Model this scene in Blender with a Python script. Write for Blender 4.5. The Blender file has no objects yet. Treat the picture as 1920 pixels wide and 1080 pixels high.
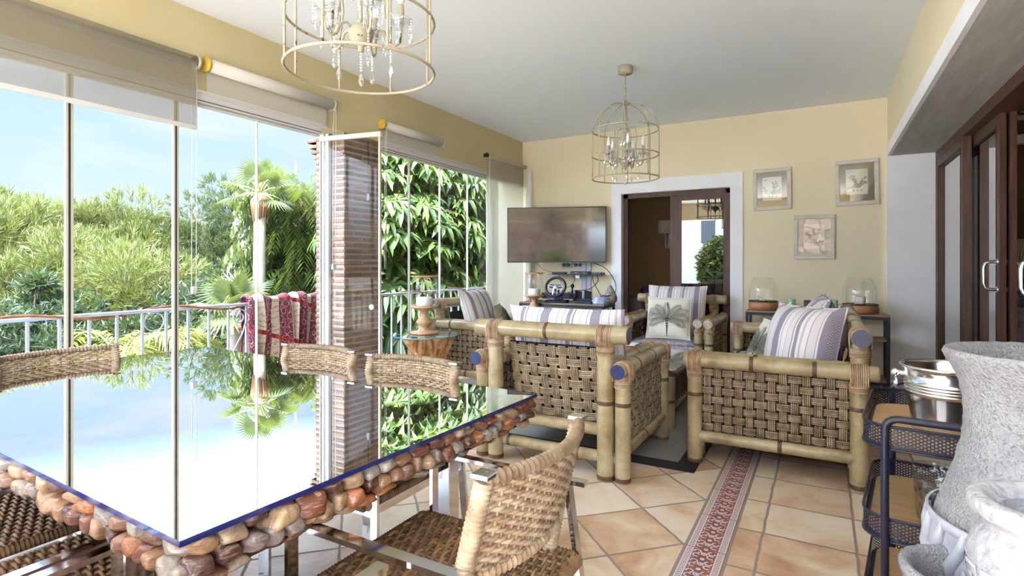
import bpy, math, random
import numpy as np
from mathutils import Vector, Matrix, Euler
random.seed(7); RS = np.random.RandomState(11)
SC = bpy.context.scene; COL = SC.collection
PI = math.pi
def R(a): return math.radians(a)

# ------------------------------------------------------------------ mesh builder
class MB:
    def __init__(s): s.v=[]; s.f=[]; s.m=[]; s.sm=[]
    def add(s, vs, fs, mi=0, sm=False, T=None):
        b=len(s.v)
        if T is not None: vs=[T@Vector(p) for p in vs]
        s.v.extend([(p[0],p[1],p[2]) for p in vs])
        for f in fs:
            s.f.append([b+i for i in f]); s.m.append(mi); s.sm.append(sm)
        return b
    def box(s, lo, hi, mi=0, T=None, bev=0.0):
        x0,y0,z0=lo; x1,y1,z1=hi
        if bev<=0:
            s.add([(x0,y0,z0),(x1,y0,z0),(x1,y1,z0),(x0,y1,z0),(x0,y0,z1),(x1,y0,z1),(x1,y1,z1),(x0,y1,z1)],
              [(0,3,2,1),(4,5,6,7),(0,1,5,4),(1,2,6,5),(2,3,7,6),(3,0,4,7)],mi,False,T); return
        b=min(bev,(x1-x0)*.49,(y1-y0)*.49,(z1-z0)*.49)
        vs=[];idx={}
        for ax in range(3):
            for sx in (0,1):
                for sy in (0,1):
                    for sz in (0,1):
                        sg=(sx,sy,sz); p=[]
                        for k in range(3):
                            l,h=(lo[k],hi[k]); base=h if sg[k] else l
                            if k!=ax: base+= -b if sg[k] else b
                            p.append(base)
                        idx[(ax,sg)]=len(vs); vs.append(p)
        fs=[]
        for ax in range(3):
            o=[k for k in range(3) if k!=ax]
            for sgn in (0,1):
                q=[]
                for a,c in ((0,0),(1,0),(1,1),(0,1)):
                    sg=[0,0,0]; sg[ax]=sgn; sg[o[0]]=a; sg[o[1]]=c; q.append(idx[(ax,tuple(sg))])
                if (sgn==1)==(ax==1): q=q[::-1]
                fs.append(q)
        for ax in range(3):
            o=[k for k in range(3) if k!=ax]
            for a in (0,1):
                for c in (0,1):
                    def g(face,e):
                        sg=[0,0,0]; sg[ax]=e; sg[o[0]]=a; sg[o[1]]=c; return idx[(face,tuple(sg))]
                    fs.append([g(o[0],0),g(o[0],1),g(o[1],1),g(o[1],0)])
        for sx in (0,1):
            for sy in (0,1):
                for sz in (0,1): fs.append([idx[(k,(sx,sy,sz))] for k in range(3)])
        s.add(vs,fs,mi,False,T)
    def tube(s, pts, r, n=8, mi=0, caps=True, sm=True, T=None, closed=False, cap_mi=None, up=None):
        pts=[Vector(p) for p in pts]; N=len(pts)
        rr=r if hasattr(r,'__len__') else [r]*N
        t0=(pts[1]-pts[0]).normalized()
        u=Vector(up) if up else (Vector((0,0,1)) if abs(t0.z)<.9 else Vector((1,0,0)))
        u=(u-t0*u.dot(t0)).normalized(); vs=[]
        for i in range(N):
            if closed: t=(pts[(i+1)%N]-pts[i-1])
            elif i==0: t=pts[1]-pts[0]
            elif i==N-1: t=pts[-1]-pts[-2]
            else: t=pts[i+1]-pts[i-1]
            t=t.normalized() if t.length>1e-9 else t0
            u=u-t*u.dot(t); u=u.normalized() if u.length>1e-6 else t.orthogonal().normalized()
            w=t.cross(u)
            for k in range(n):
                a=2*PI*k/n; vs.append(pts[i]+(u*math.cos(a)+w*math.sin(a))*rr[i])
        fs=[]
        M=N if closed else N-1
        for i in range(M):
            j=(i+1)%N
            for k in range(n):
                k2=(k+1)%n; fs.append((i*n+k,i*n+k2,j*n+k2,j*n+k))
        b=s.add(vs,fs,mi,sm,T)
        if caps and not closed:
            c0_,c=(mi,mi) if cap_mi is None else (cap_mi if isinstance(cap_mi,tuple) else (cap_mi,cap_mi))
            s.f.append([b+k for k in range(n)][::-1]); s.m.append(c0_); s.sm.append(False)
            s.f.append([b+(N-1)*n+k for k in range(n)]); s.m.append(c); s.sm.append(False)
    def bar(s, a, b, w, h, mi=0, up=(0,0,1)):
        a=Vector(a); b=Vector(b); t=(b-a).normalized(); u=Vector(up)
        if abs(t.dot(u))>.95: u=Vector((0,1,0))
        x=t.cross(u).normalized(); z=x.cross(t).normalized(); vs=[]
        for p in (a,b):
            for sx,sz in ((-1,-1),(1,-1),(1,1),(-1,1)): vs.append(p+x*(w/2*sx)+z*(h/2*sz))
        s.add(vs,[(3,2,1,0),(4,5,6,7),(0,1,5,4),(1,2,6,5),(2,3,7,6),(3,0,4,7)],mi)
    def lathe(s, prof, n=32, mi=0, sm=True, T=None, caps=True, fn=None):
        vs=[];fs=[]
        for (r,z) in prof:
            for k in range(n):
                a=2*PI*k/n; q=r*(fn(a,z) if fn else 1); vs.append((q*math.cos(a),q*math.sin(a),z))
        for i in range(len(prof)-1):
            for k in range(n):
                k2=(k+1)%n; fs.append((i*n+k,i*n+k2,(i+1)*n+k2,(i+1)*n+k))
        b=s.add(vs,fs,mi,sm,T)
        if caps:
            if prof[0][0]>1e-5: s.f.append([b+k for k in range(n)][::-1]); s.m.append(mi); s.sm.append(False)
            if prof[-1][0]>1e-5: s.f.append([b+(len(prof)-1)*n+k for k in range(n)]); s.m.append(mi); s.sm.append(False)
    def ball(s, c, r, n=10, mi=0, sc=(1,1,1)):
        pr=[(max(1e-6,math.sin(PI*i/n))*r, -math.cos(PI*i/n)*r) for i in range(n+1)]
        s.lathe(pr,n+2,mi,True,Matrix.Translation(c)@Matrix.Diagonal((*sc,1)),caps=False)
    def grid(s, fn, nu, nv, mi=0, sm=True, T=None, flip=False):
        vs=[fn(i/nu,j/nv) for j in range(nv+1) for i in range(nu+1)]
        fs=[]
        for j in range(nv):
            for i in range(nu):
                a=j*(nu+1)+i; q=(a,a+1,a+nu+2,a+nu+1); fs.append(q[::-1] if flip else q)
        s.add(vs,fs,mi,sm,T)
    def prism(s, poly, z0, z1, mi=0, T=None):
        n=len(poly); vs=[(x,y,z0) for x,y in poly]+[(x,y,z1) for x,y in poly]
        fs=[list(range(n))[::-1],list(range(n,2*n))]+[(k,(k+1)%n,n+(k+1)%n,n+k) for k in range(n)]
        s.add(vs,fs,mi,False,T)
    def build(s, name, mats, parent=None, kind=None, label=None):
        me=bpy.data.meshes.new(name)
        me.from_pydata(s.v,[],s.f)
        if not isinstance(mats,(list,tuple)): mats=[mats]
        for m in mats: me.materials.append(m)
        me.polygons.foreach_set('material_index',s.m); me.polygons.foreach_set('use_smooth',s.sm); me.update()
        o=bpy.data.objects.new(name,me); COL.objects.link(o)
        if parent is not None: o.parent=parent
        if kind: o['kind']=kind
        if label: o['label']=label
        return o
def fast_mesh(name, V, nper, mats, parent=None, mi=None, smooth=False, kind=None):
    """V: (N*nper,3) array: N polygons of nper verts"""
    V=np.asarray(V,dtype=np.float32).reshape(-1,3); N=len(V)//nper
    me=bpy.data.meshes.new(name); me.vertices.add(len(V)); me.vertices.foreach_set('co',V.ravel())
    me.loops.add(len(V)); me.loops.foreach_set('vertex_index',np.arange(len(V),dtype=np.int32))
    me.polygons.add(N); me.polygons.foreach_set('loop_start',np.arange(0,len(V),nper,dtype=np.int32))
    if not isinstance(mats,(list,tuple)): mats=[mats]
    for m in mats: me.materials.append(m)
    if mi is not None: me.polygons.foreach_set('material_index',np.asarray(mi,dtype=np.int32))
    me.update(calc_edges=True); me.validate()
    o=bpy.data.objects.new(name,me); COL.objects.link(o)
    if parent is not None: o.parent=parent
    if kind: o['kind']=kind
    return o
def tag(o,label=None,cat=None,group=None,kind=None):
    if label: o['label']=label
    if cat: o['category']=cat
    if group: o['group']=group
    if kind: o['kind']=kind
    return o
def thing(name,label,cat,loc=(0,0,0),rz=0.0,group=None,rot=None):
    o=bpy.data.objects.new(name,None); o.empty_display_size=.05; COL.objects.link(o)
    o.location=loc; o.rotation_euler=rot if rot else (0,0,rz)
    return tag(o,label,cat,group)
def dup(root,loc=None,rz=None,label=None,group=None,rot=None,scale=None):
    def cp(o,par):
        c=o.copy(); COL.objects.link(c)
        if par is not None: c.parent=par
        for ch in o.children: cp(ch,c)
        return c
    r=cp(root,None)
    if loc is not None: r.location=loc
    if rz is not None: r.rotation_euler=(0,0,rz)
    if rot is not None: r.rotation_euler=rot
    if scale is not None: r.scale=(scale,)*3
    if label: r['label']=label
    if group: r['group']=group
    return r
def struct(name,mb,mats,parent=None): return mb.build(name,mats,parent,'structure' if parent is None else None)

# ------------------------------------------------------------------ materials
class NT:
    def __init__(s,mat):
        s.t=mat.node_tree; s.n=s.t.nodes; s.l=s.t.links
    def new(s,typ,**k):
        n=s.n.new(typ)
        for a,b in k.items(): setattr(n,a,b)
        return n
    def link(s,a,b): s.l.new(a,b)
    def val(s,sock,v):
        if hasattr(v,'node'): s.link(v,sock)
        else: sock.default_value=v
    def math(s,op,a,b=None,c=None):
        n=s.new('ShaderNodeMath',operation=op)
        s.val(n.inputs[0],a)
        if b is not None: s.val(n.inputs[1],b)
        if c is not None: s.val(n.inputs[2],c)
        return n.outputs[0]
    def mix(s,f,a,b,mode='MIX'):
        n=s.new('ShaderNodeMix',data_type='RGBA',blend_type=mode)
        s.val(n.inputs[0],f)
        for k,v in ((6,a),(7,b)):
            if hasattr(v,'node'): s.link(v,n.inputs[k])
            else: n.inputs[k].default_value=(*v[:3],1)
        return n.outputs[2]
    def co(s,kind='Object'):
        return s.new('ShaderNodeTexCoord').outputs[kind]
    def pos(s): return s.new('ShaderNodeNewGeometry').outputs['Position']
    def sep(s,v):
        n=s.new('ShaderNodeSeparateXYZ'); s.link(v,n.inputs[0]); return n.outputs
    def mapv(s,v,scale=(1,1,1),rot=(0,0,0),loc=(0,0,0)):
        n=s.new('ShaderNodeMapping'); s.link(v,n.inputs[0]); n.inputs[1].default_value=loc; n.inputs[2].default_value=rot; n.inputs[3].default_value=scale
        return n.outputs[0]
    def noise(s,v,scale=5,detail=3,rough=.55,dist=0):
        n=s.new('ShaderNodeTexNoise'); s.link(v,n.inputs['Vector']); n.inputs['Scale'].default_value=scale
        n.inputs['Detail'].default_value=detail; n.inputs['Roughness'].default_value=rough; n.inputs['Distortion'].default_value=dist
        return n.outputs['Fac']
    def vor(s,v,scale=5,feature='F1',out='Distance'):
        n=s.new('ShaderNodeTexVoronoi',feature=feature); s.link(v,n.inputs['Vector']); n.inputs['Scale'].default_value=scale
        return n.outputs[out]
    def ramp(s,f,stops,interp='LINEAR'):
        n=s.new('ShaderNodeValToRGB'); s.link(f,n.inputs[0]); cr=n.color_ramp; cr.interpolation=interp
        while len(cr.elements)<len(stops): cr.elements.new(.5)
        for e,(p,c) in zip(cr.elements,stops): e.position=p; e.color=(*c[:3],1)
        return n.outputs[0]
    def bump(s,h,strength=.3,dist=.01,normal=None):
        n=s.new('ShaderNodeBump'); n.inputs['Strength'].default_value=strength; n.inputs['Distance'].default_value=dist
        s.link(h,n.inputs['Height'])
        if normal is not None: s.link(normal,n.inputs['Normal'])
        return n.outputs[0]
def new_mat(name):
    m=bpy.data.materials.new(name); m.use_nodes=True; t=NT(m); b=t.n['Principled BSDF']; return m,t,b
def srgb(r,g,b):
    f=lambda c:(c/255/12.92 if c/255<=.04045 else ((c/255+.055)/1.055)**2.4)
    return (f(r),f(g),f(b))
def pm(name,col,rough=.5,metal=0,var=None,scale=8,stretch=(1,1,1),bump=0,bscale=40,bdist=.004,island=0,spec=.5,coat=0,objrnd=0,sheen=0):
    """plain principled with optional noise colour variation and bump"""
    m,t,b=new_mat(name)
    b.inputs['Roughness'].default_value=rough; b.inputs['Metallic'].default_value=metal; b.inputs['Specular IOR Level'].default_value=spec
    b.inputs['Coat Weight'].default_value=coat
    c=None; v=t.mapv(t.co(),stretch)
    if var is not None:
        c=t.mix(t.ramp(t.noise(v,scale,5,.6),[(.32,(0,0,0)),(.68,(1,1,1))]),col,var)
    if island or objrnd:
        rn=t.new('ShaderNodeNewGeometry').outputs['Random Per Island'] if island else t.new('ShaderNodeObjectInfo').outputs['Random']
        k=island or objrnd
        h=t.new('ShaderNodeHueSaturation'); h.inputs['Saturation'].default_value=1
        t.link(t.math('MULTIPLY_ADD',rn,2*k,1-k),h.inputs['Value'])
        if c is not None: t.link(c,h.inputs['Color'])
        else: h.inputs['Color'].default_value=(*col,1)
        c=h.outputs[0]
    if c is not None: t.link(c,b.inputs['Base Color'])
    else: b.inputs['Base Color'].default_value=(*col,1)
    if bump: t.link(t.bump(t.noise(v,bscale,4,.6),bump,bdist),b.inputs['Normal'])
    return m
def glass_thin(name,tint=(.97,.985,.98),ior=1.45,rough=0.0,extra=0.0):
    m,t,b=new_mat(name); t.n.remove(b); out=t.n['Material Output']
    tr=t.new('ShaderNodeBsdfTransparent'); tr.inputs[0].default_value=(*tint,1)
    gl=t.new('ShaderNodeBsdfGlossy'); gl.inputs['Roughness'].default_value=rough; gl.inputs[0].default_value=(1,1,1,1)
    F0=((ior-1)/(ior+1))**2+extra
    lw=t.new('ShaderNodeLayerWeight'); lw.inputs[0].default_value=.5
    f=t.math('MULTIPLY_ADD',t.math('POWER',lw.outputs['Facing'],5),1-F0,F0)
    mx=t.new('ShaderNodeMixShader'); t.link(f,mx.inputs[0])
    t.link(tr.outputs[0],mx.inputs[1]); t.link(gl.outputs[0],mx.inputs[2]); t.link(mx.outputs[0],out.inputs[0])
    return m
def glass_solid(name,col=(1,1,1),rough=0,bump=0,bscale=30,ior=1.45):
    m,t,b=new_mat(name); b.inputs['Transmission Weight'].default_value=1; b.inputs['Roughness'].default_value=rough
    b.inputs['Base Color'].default_value=(*col,1); b.inputs['IOR'].default_value=ior
    if bump: t.link(t.bump(t.vor(t.co(),bscale),bump,.01),b.inputs['Normal'])
    return m
LEAFK=.34
def leaf_mat(name,cols,rough=.5,trans=.35):
    m,t,b=new_mat(name); out=t.n['Material Output']
    g=t.new('ShaderNodeNewGeometry')
    cols=[tuple(q*LEAFK for q in c) for c in cols]; c=t.ramp(g.outputs['Random Per Island'],[(i/(len(cols)-1),c) for i,c in enumerate(cols)])
    c=t.mix(t.math('MULTIPLY',t.noise(t.pos(),1.1,2),.5),c,cols[0])
    t.link(c,b.inputs['Base Color']); b.inputs['Roughness'].default_value=rough; b.inputs['Specular IOR Level'].default_value=.5
    tl=t.new('ShaderNodeBsdfTranslucent'); t.link(t.mix(.35,c,(.35,.42,.06)),tl.inputs[0])
    mx=t.new('ShaderNodeMixShader'); mx.inputs[0].default_value=trans
    t.link(b.outputs[0],mx.inputs[1]); t.link(tl.outputs[0],mx.inputs[2]); t.link(mx.outputs[0],out.inputs[0])
    return m
def pressed_glass():
    m,t,b=new_mat('pressed_glass'); t.n.remove(b); out=t.n['Material Output']
    v=t.co(); nb=t.bump(t.math('ADD',t.vor(v,42),t.math('MULTIPLY',t.noise(v,30,2),.5)),.45,.02)
    tr=t.new('ShaderNodeBsdfTransparent'); tr.inputs[0].default_value=(.97,.98,.985,1)
    gl=t.new('ShaderNodeBsdfGlossy'); gl.inputs['Roughness'].default_value=.04; t.link(nb,gl.inputs['Normal'])
    lw=t.new('ShaderNodeLayerWeight'); lw.inputs[0].default_value=.5; t.link(nb,lw.inputs['Normal'])
    f=t.math('MULTIPLY_ADD',t.math('POWER',lw.outputs['Facing'],2.2),.7,.10)
    mx=t.new('ShaderNodeMixShader'); t.link(f,mx.inputs[0]); t.link(tr.outputs[0],mx.inputs[1]); t.link(gl.outputs[0],mx.inputs[2]); t.link(mx.outputs[0],out.inputs[0]); return m
def fabric_blind(name,col,op,tl=.6):
    m,t,b=new_mat(name); t.n.remove(b); out=t.n['Material Output']
    tr=t.new('ShaderNodeBsdfTransparent'); tr.inputs[0].default_value=(1,1,1,1)
    a=t.new('ShaderNodeBsdfTranslucent'); a.inputs[0].default_value=(*col,1)
    d=t.new('ShaderNodeBsdfDiffuse'); d.inputs[0].default_value=(*col,1)
    m1=t.new('ShaderNodeMixShader'); m1.inputs[0].default_value=tl; t.link(d.outputs[0],m1.inputs[1]); t.link(a.outputs[0],m1.inputs[2])
    m2=t.new('ShaderNodeMixShader'); m2.inputs[0].default_value=op; t.link(tr.outputs[0],m2.inputs[1]); t.link(m1.outputs[0],m2.inputs[2])
    t.link(m2.outputs[0],out.inputs[0]); return m

WALLC=srgb(226,202,146)
M={}
M['wall']=pm('yellow_plaster',srgb(238,226,198),.85,var=srgb(233,218,184),scale=1.2,bump=.12,bscale=60)
M['ceil']=pm('ceiling_paint',srgb(238,245,253),.9,bump=.05,bscale=30)
M['white']=pm('white_plaster',srgb(249,250,254),.8,bump=.25,bscale=9,bdist=.006,var=srgb(240,241,246),scale=3)
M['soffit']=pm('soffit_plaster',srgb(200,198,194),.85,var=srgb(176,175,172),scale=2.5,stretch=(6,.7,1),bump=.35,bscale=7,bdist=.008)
M['alu']=pm('white_aluminium',srgb(204,203,200),.4)
M['brownwood']=pm('brown_frame',srgb(96,64,48),.45,var=srgb(66,40,30),scale=6,stretch=(8,8,.6),bump=.1)
M['darkgap']=pm('black_rubber',(.012,.012,.014),.6)
M['tumbler']=pressed_glass()
M['chrome']=pm('chrome',(.72,.72,.74),.1,1)
M['steel']=pm('brushed_steel',(.74,.74,.76),.16,1)
M['nickel']=pm('satin_handle',(.62,.61,.62),.28,1)
M['black']=pm('black_metal',(.012,.013,.02),.4)
M['blackpl']=pm('black_plastic',(.014,.015,.022),.35)
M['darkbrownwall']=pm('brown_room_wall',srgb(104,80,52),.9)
M['glass']=glass_thin('window_glass',(.985,.986,.986),1.2)
M['glassedge']=pm('glass_edge_seal',srgb(190,186,168),.4)
M['glasspic']=glass_thin('picture_glass',(.95,.96,.95),1.5,0,.05)
M['dome']=glass_thin('dome_glass',(.985,.988,.985),1.3,0,.012)
M['crystal']=glass_thin('crystal',(.90,.92,.94),1.6,0,.22)
M['cage']=pm('chipped_cream_metal',srgb(214,206,180),.6,var=srgb(198,186,158),scale=12,bump=.2)
def cage_mat():
    m,t,b=new_mat('chipped_cream_paint'); v=t.co()
    f=t.ramp(t.noise(v,26,3,.6),[(.63,(0,0,0)),(.68,(1,1,1))])
    t.link(t.mix(f,srgb(172,164,140),srgb(62,52,40)),b.inputs['Base Color']); b.inputs['Roughness'].default_value=.6; return m
M['cage']=cage_mat()
def bamboo():
    m,t,b=new_mat('bamboo_pole')
    v=t.co(); n=t.noise(t.mapv(v,(3,3,3)),2.2,4,.6); n2=t.noise(t.mapv(v,(26,26,26)),2,5,.7,1.2)
    c=t.ramp(n,[(.3,srgb(128,108,74)),(.5,srgb(166,148,108)),(.72,srgb(186,174,138))])
    c=t.mix(t.math('MULTIPLY',t.ramp(n2,[(.55,(0,0,0)),(.8,(1,1,1))]),.45),c,srgb(120,88,52))
    t.link(c,b.inputs['Base Color']); b.inputs['Roughness'].default_value=.28; b.inputs['Coat Weight'].default_value=.25; b.inputs['Coat Roughness'].default_value=.15
    return m
M['bamboo']=bamboo()
M['node']=pm('bamboo_node',srgb(104,74,46),.45,var=srgb(78,52,34),scale=20)
M['capblue']=pm('dark_blue_end_cap',srgb(22,30,72),.5,var=srgb(36,46,92),scale=20)
M['capgrey']=pm('grey_end_cap',srgb(78,80,98),.5,var=srgb(96,98,116),scale=14)
M['caplight']=pm('bamboo_cut_end',srgb(196,186,168),.6,var=srgb(150,140,130),scale=30)
M['cane']=pm('rattan_binding',srgb(206,180,150),.45,var=srgb(158,116,84),scale=18,island=.3)
M['weave']=pm('rattan_weave',srgb(174,155,124),.5,var=srgb(116,94,68),scale=22,island=.28)
M['hole_slat']=pm('dark_hole_and_slat',srgb(30,22,16),.9)  # dark tone for the seat slats and for shade in the weave holes
M['wicker']=pm('pale_wicker',srgb(188,166,134),.6,var=srgb(138,108,78),scale=26,stretch=(1,1,1),island=.26)
M['wickerseat']=pm('brown_wicker',srgb(140,108,72),.55,var=srgb(96,68,44),scale=26,island=.3)
M['fab']=None
# ================================================================== SETTING
XL=-3.70; XR=.58; YB=6.85; ZC=2.97; OPZ=2.357
def floor_mat():
    m,t,b=new_mat('terracotta_tiles'); p=t.pos(); x,y,z=t.sep(p)
    # slight waviness of the hand-made tile edges
    wob=t.math('MULTIPLY_ADD',t.noise(p,9,2),.012,-.006)
    xx=t.math('ADD',x,wob); yy=t.math('ADD',y,wob)
    def grid(u,v,cell):
        fu=t.math('FRACT',u); fv=t.math('FRACT',v)
        du=t.math('MINIMUM',fu,t.math('SUBTRACT',1,fu)); dv=t.math('MINIMUM',fv,t.math('SUBTRACT',1,fv))
        dd=t.math('MULTIPLY',t.math('MINIMUM',du,dv),cell)
        c=t.new('ShaderNodeCombineXYZ'); t.link(t.math('FLOOR',u),c.inputs[0]); t.link(t.math('FLOOR',v),c.inputs[1])
        return dd,c.outputs[0]
    u1=t.math('DIVIDE',t.math('ADD',t.math('ADD',xx,yy),-1.975),.5225); v1=t.math('DIVIDE',t.math('ADD',t.math('SUBTRACT',yy,xx),-3.06),.5225)
    u2=t.math('DIVIDE',t.math('ADD',xx,.242),.37); v2=t.math('DIVIDE',t.math('ADD',yy,-2.797),.367)
    d1,c1=grid(u1,v1,.3695); d2,c2=grid(u2,v2,.37)
    sel=t.math('GREATER_THAN',x,-.445)
    d=t.math('ADD',t.math('MULTIPLY',d1,t.math('SUBTRACT',1,sel)),t.math('MULTIPLY',d2,sel))
    cid=t.mix(sel,c1,c2)
    wn=t.new('ShaderNodeTexWhiteNoise',noise_dimensions='3D'); t.link(cid,wn.inputs[0])
    grout=t.ramp(d,[(.0048,(1,1,1)),(.0075,(0,0,0))])
    off=t.new('ShaderNodeVectorMath',operation='ADD'); t.link(p,off.inputs[0]); t.link(wn.outputs['Color'],off.inputs[1])
    n1=t.noise(off.outputs[0],3.2,5,.62,.6); n2=t.noise(off.outputs[0],16,4,.6)
    k=t.math('ADD',n1,t.math('MULTIPLY_ADD',wn.outputs['Value'],.3,-.15))
    c=t.ramp(k,[(.28,srgb(190,146,112)),(.42,srgb(212,178,144)),(.55,srgb(226,204,176)),(.75,srgb(234,221,200))])
    c=t.mix(t.math('MULTIPLY',t.ramp(n2,[(.5,(0,0,0)),(.8,(1,1,1))]),.25),c,srgb(240,228,206))
    c=t.mix(grout,c,srgb(148,134,120))
    t.link(c,b.inputs['Base Color'])
    t.link(t.math('MULTIPLY_ADD',grout,.4,.3),b.inputs['Roughness'])
    h=t.math('ADD',t.math('MULTIPLY',grout,-1),t.math('MULTIPLY',n1,.35))
    t.link(t.bump(h,.35,.004),b.inputs['Normal'])
    return m
mb=MB(); mb.box((-4.0,-2.6,-.12),(5,10,0)); struct('floor',mb,floor_mat())
mb=MB(); mb.box((-4.1,-2.4,ZC),(6.5,10.2,ZC+.22)); struct('ceiling',mb,M['ceil'])  # reaches past the room as an unseen roof slab blocking the sun
# back wall
mb=MB(); DX0,DX1,DZ=-2.259,-.939,2.154
mb.box((-4.1,YB,0),(DX0,YB+.22,ZC)); mb.box((DX1,YB,0),(1.2,YB+.22,ZC)); mb.box((DX0,YB,DZ),(DX1,YB+.22,ZC)); struct('wall_back',mb,M['wall'])
mb=MB(); T0=YB-.014
mb.box((-2.387,T0,0),(DX0,YB+.002,2.317)); mb.box((DX1,T0,0),(-.806,YB+.002,2.317)); mb.box((DX0,T0,DZ),(DX1,YB+.002,2.317))
mb.box((DX0-.01,T0+.002,0),(DX0+.004,YB+.13,DZ)); mb.box((DX1-.004,T0+.002,0),(DX1+.01,YB+.13,DZ)); mb.box((DX0,T0+.002,DZ-.004),(DX1,YB+.13,DZ+.01))
struct('trim_1',mb,M['white'])
mb=MB(); 
for a,b_ in ((-3.68,-2.39),(-.80,.57)):
    x=a
    while x<b_-.02:
        e=min(x+.245,b_); mb.box((x+.002,YB-.012,0),(e-.002,YB-.001,.08)); x+=.247
struct('baseboard_back',mb,pm('red_skirting_tile',srgb(196,150,120),.5,var=srgb(168,116,88),scale=6))
# beam over the windows
mb=MB(); mb.box((-4.05,-2.4,2.425),(XL,YB+.2,ZC)); struct('wall_left',mb,pm('shaded_beam_plaster',srgb(200,186,146),.85,var=srgb(192,176,134),scale=1.2,bump=.12,bscale=60))  # wall plaster darkened: the beam's backlit shade is in the colour
# lintel of the wide opening in the right wall
mb=MB(); mb.box((XR,-2.4,OPZ+.006),(1.2,YB,ZC)); struct('wall_right',mb,M['wall'])
mb=MB(); mb.box((XR-.006,-2.4,OPZ),(XR+.02,6.8,2.472)); mb.box((XR-.006,6.8,0),(1.2,YB+.2,2.472)); struct('trim_2',mb,M['white'])
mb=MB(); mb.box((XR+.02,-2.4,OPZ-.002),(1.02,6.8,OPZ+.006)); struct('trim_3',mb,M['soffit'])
mb=MB(); mb.box((XL,-2.4,2.5),(XR,-2.2,ZC)); struct('wall_front',mb,M['wall'])
# dark inner rooms
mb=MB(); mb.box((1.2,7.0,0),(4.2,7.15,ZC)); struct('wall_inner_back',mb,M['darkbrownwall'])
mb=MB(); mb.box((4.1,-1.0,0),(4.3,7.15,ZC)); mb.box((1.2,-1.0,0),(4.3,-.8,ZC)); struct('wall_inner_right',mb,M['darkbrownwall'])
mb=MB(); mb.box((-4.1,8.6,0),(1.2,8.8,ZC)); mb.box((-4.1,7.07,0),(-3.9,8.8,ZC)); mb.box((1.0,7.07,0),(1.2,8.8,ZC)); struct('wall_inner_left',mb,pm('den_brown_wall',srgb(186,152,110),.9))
# decorative border strip set in the floor
def border():
    root=MB(); Y0,Y1=-1.05,6.83; x0,x1=-.527,-.362; w=x1-x0; mid=(x0+x1)/2
    def ring(cx,cy,r,wd,a0=0,a1=2*PI,n=14,z=.0026):
        vs=[];fs=[]
        for i in range(n+1):
            a=a0+(a1-a0)*i/n
            vs+= [(cx+math.cos(a)*(r-wd/2),cy+math.sin(a)*(r-wd/2),z),(cx+math.cos(a)*(r+wd/2),cy+math.sin(a)*(r+wd/2),z)]
        for i in range(n): fs.append((2*i,2*i+1,2*i+3,2*i+2))
        root.add(vs,fs,1)
    root.box((x0-.012,Y0,0.0),(x1+.012,Y1,.0008),2)
    y=2.509-.3525*10
    while y<Y1:
        a=y+.0025; b=y+.350
        if b>Y0 and b<Y1+.2:
            root.box((x0,a,0),(x1,min(b,Y1),.0018),0)
            for sx in (-1,1):       # pale lattice edge bands
                xa=mid+sx*(w/2-.034); xb=mid+sx*(w/2-.003); lo,hi=min(xa,xb),max(xa,xb)
                root.box((lo,a+.001,.0018),(hi,b-.001,.0022),1)
                yy=a+.003; n=20; st=(b-a-.006)/n
                for k in range(n):
                    p=yy+k*st
                    for s2 in (0,1):
                        A=Vector((lo+.008,p if s2==0 else p+st,.0026)); B=Vector((hi-.008,p+st if s2==0 else p,.0026)); d=(B-A).normalized(); nn=Vector((-d.y,d.x,0))*.0012
                        root.add([A-nn,B-nn,B+nn,A+nn],[(0,1,2,3)],0)
                for xx in (lo+.006,hi-.007): root.add([(xx,a,.0026),(xx+.0014,a,.0026),(xx+.0014,b,.0026),(xx,b,.0026)],[(0,1,2,3)],0)
            n=4; st=(b-a)/n
            for k in range(n):
                c=a+(k+.5)*st
                ring(mid,c,.0105,.006)
                ring(mid,c+st/2,.006,.007)
                for sx in (-1,1):
                    ring(mid+sx*.029,c+.016,.0135,.0062,-PI*.35 if sx<0 else PI*.55, PI*1.15 if sx<0 else PI*1.35+PI*.7)
                    ring(mid+sx*.029,c-.018,.0135,.0062,PI*.2,PI*1.75)
                    ring(mid+sx*.014,c-.001,.012,.0052,0,PI*1.3)
                    for dy in (-.006,0,.006): root.add([(mid+sx*.037,c+dy-.0015+st*.5,.0026),(mid+sx*.047,c+dy*1.6+st*.5,.0026),(mid+sx*.037,c+dy+.0015+st*.5,.0026)],[(0,1,2)],1)
        y+=.3525
    return root
mr=pm('border_red',srgb(158,92,78),.4,var=srgb(140,78,66),scale=10); mw=pm('border_white',srgb(226,220,222),.4)
struct('trim_floor',border(),[mr,mw,pm('grout',srgb(150,136,122),.8)])

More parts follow.
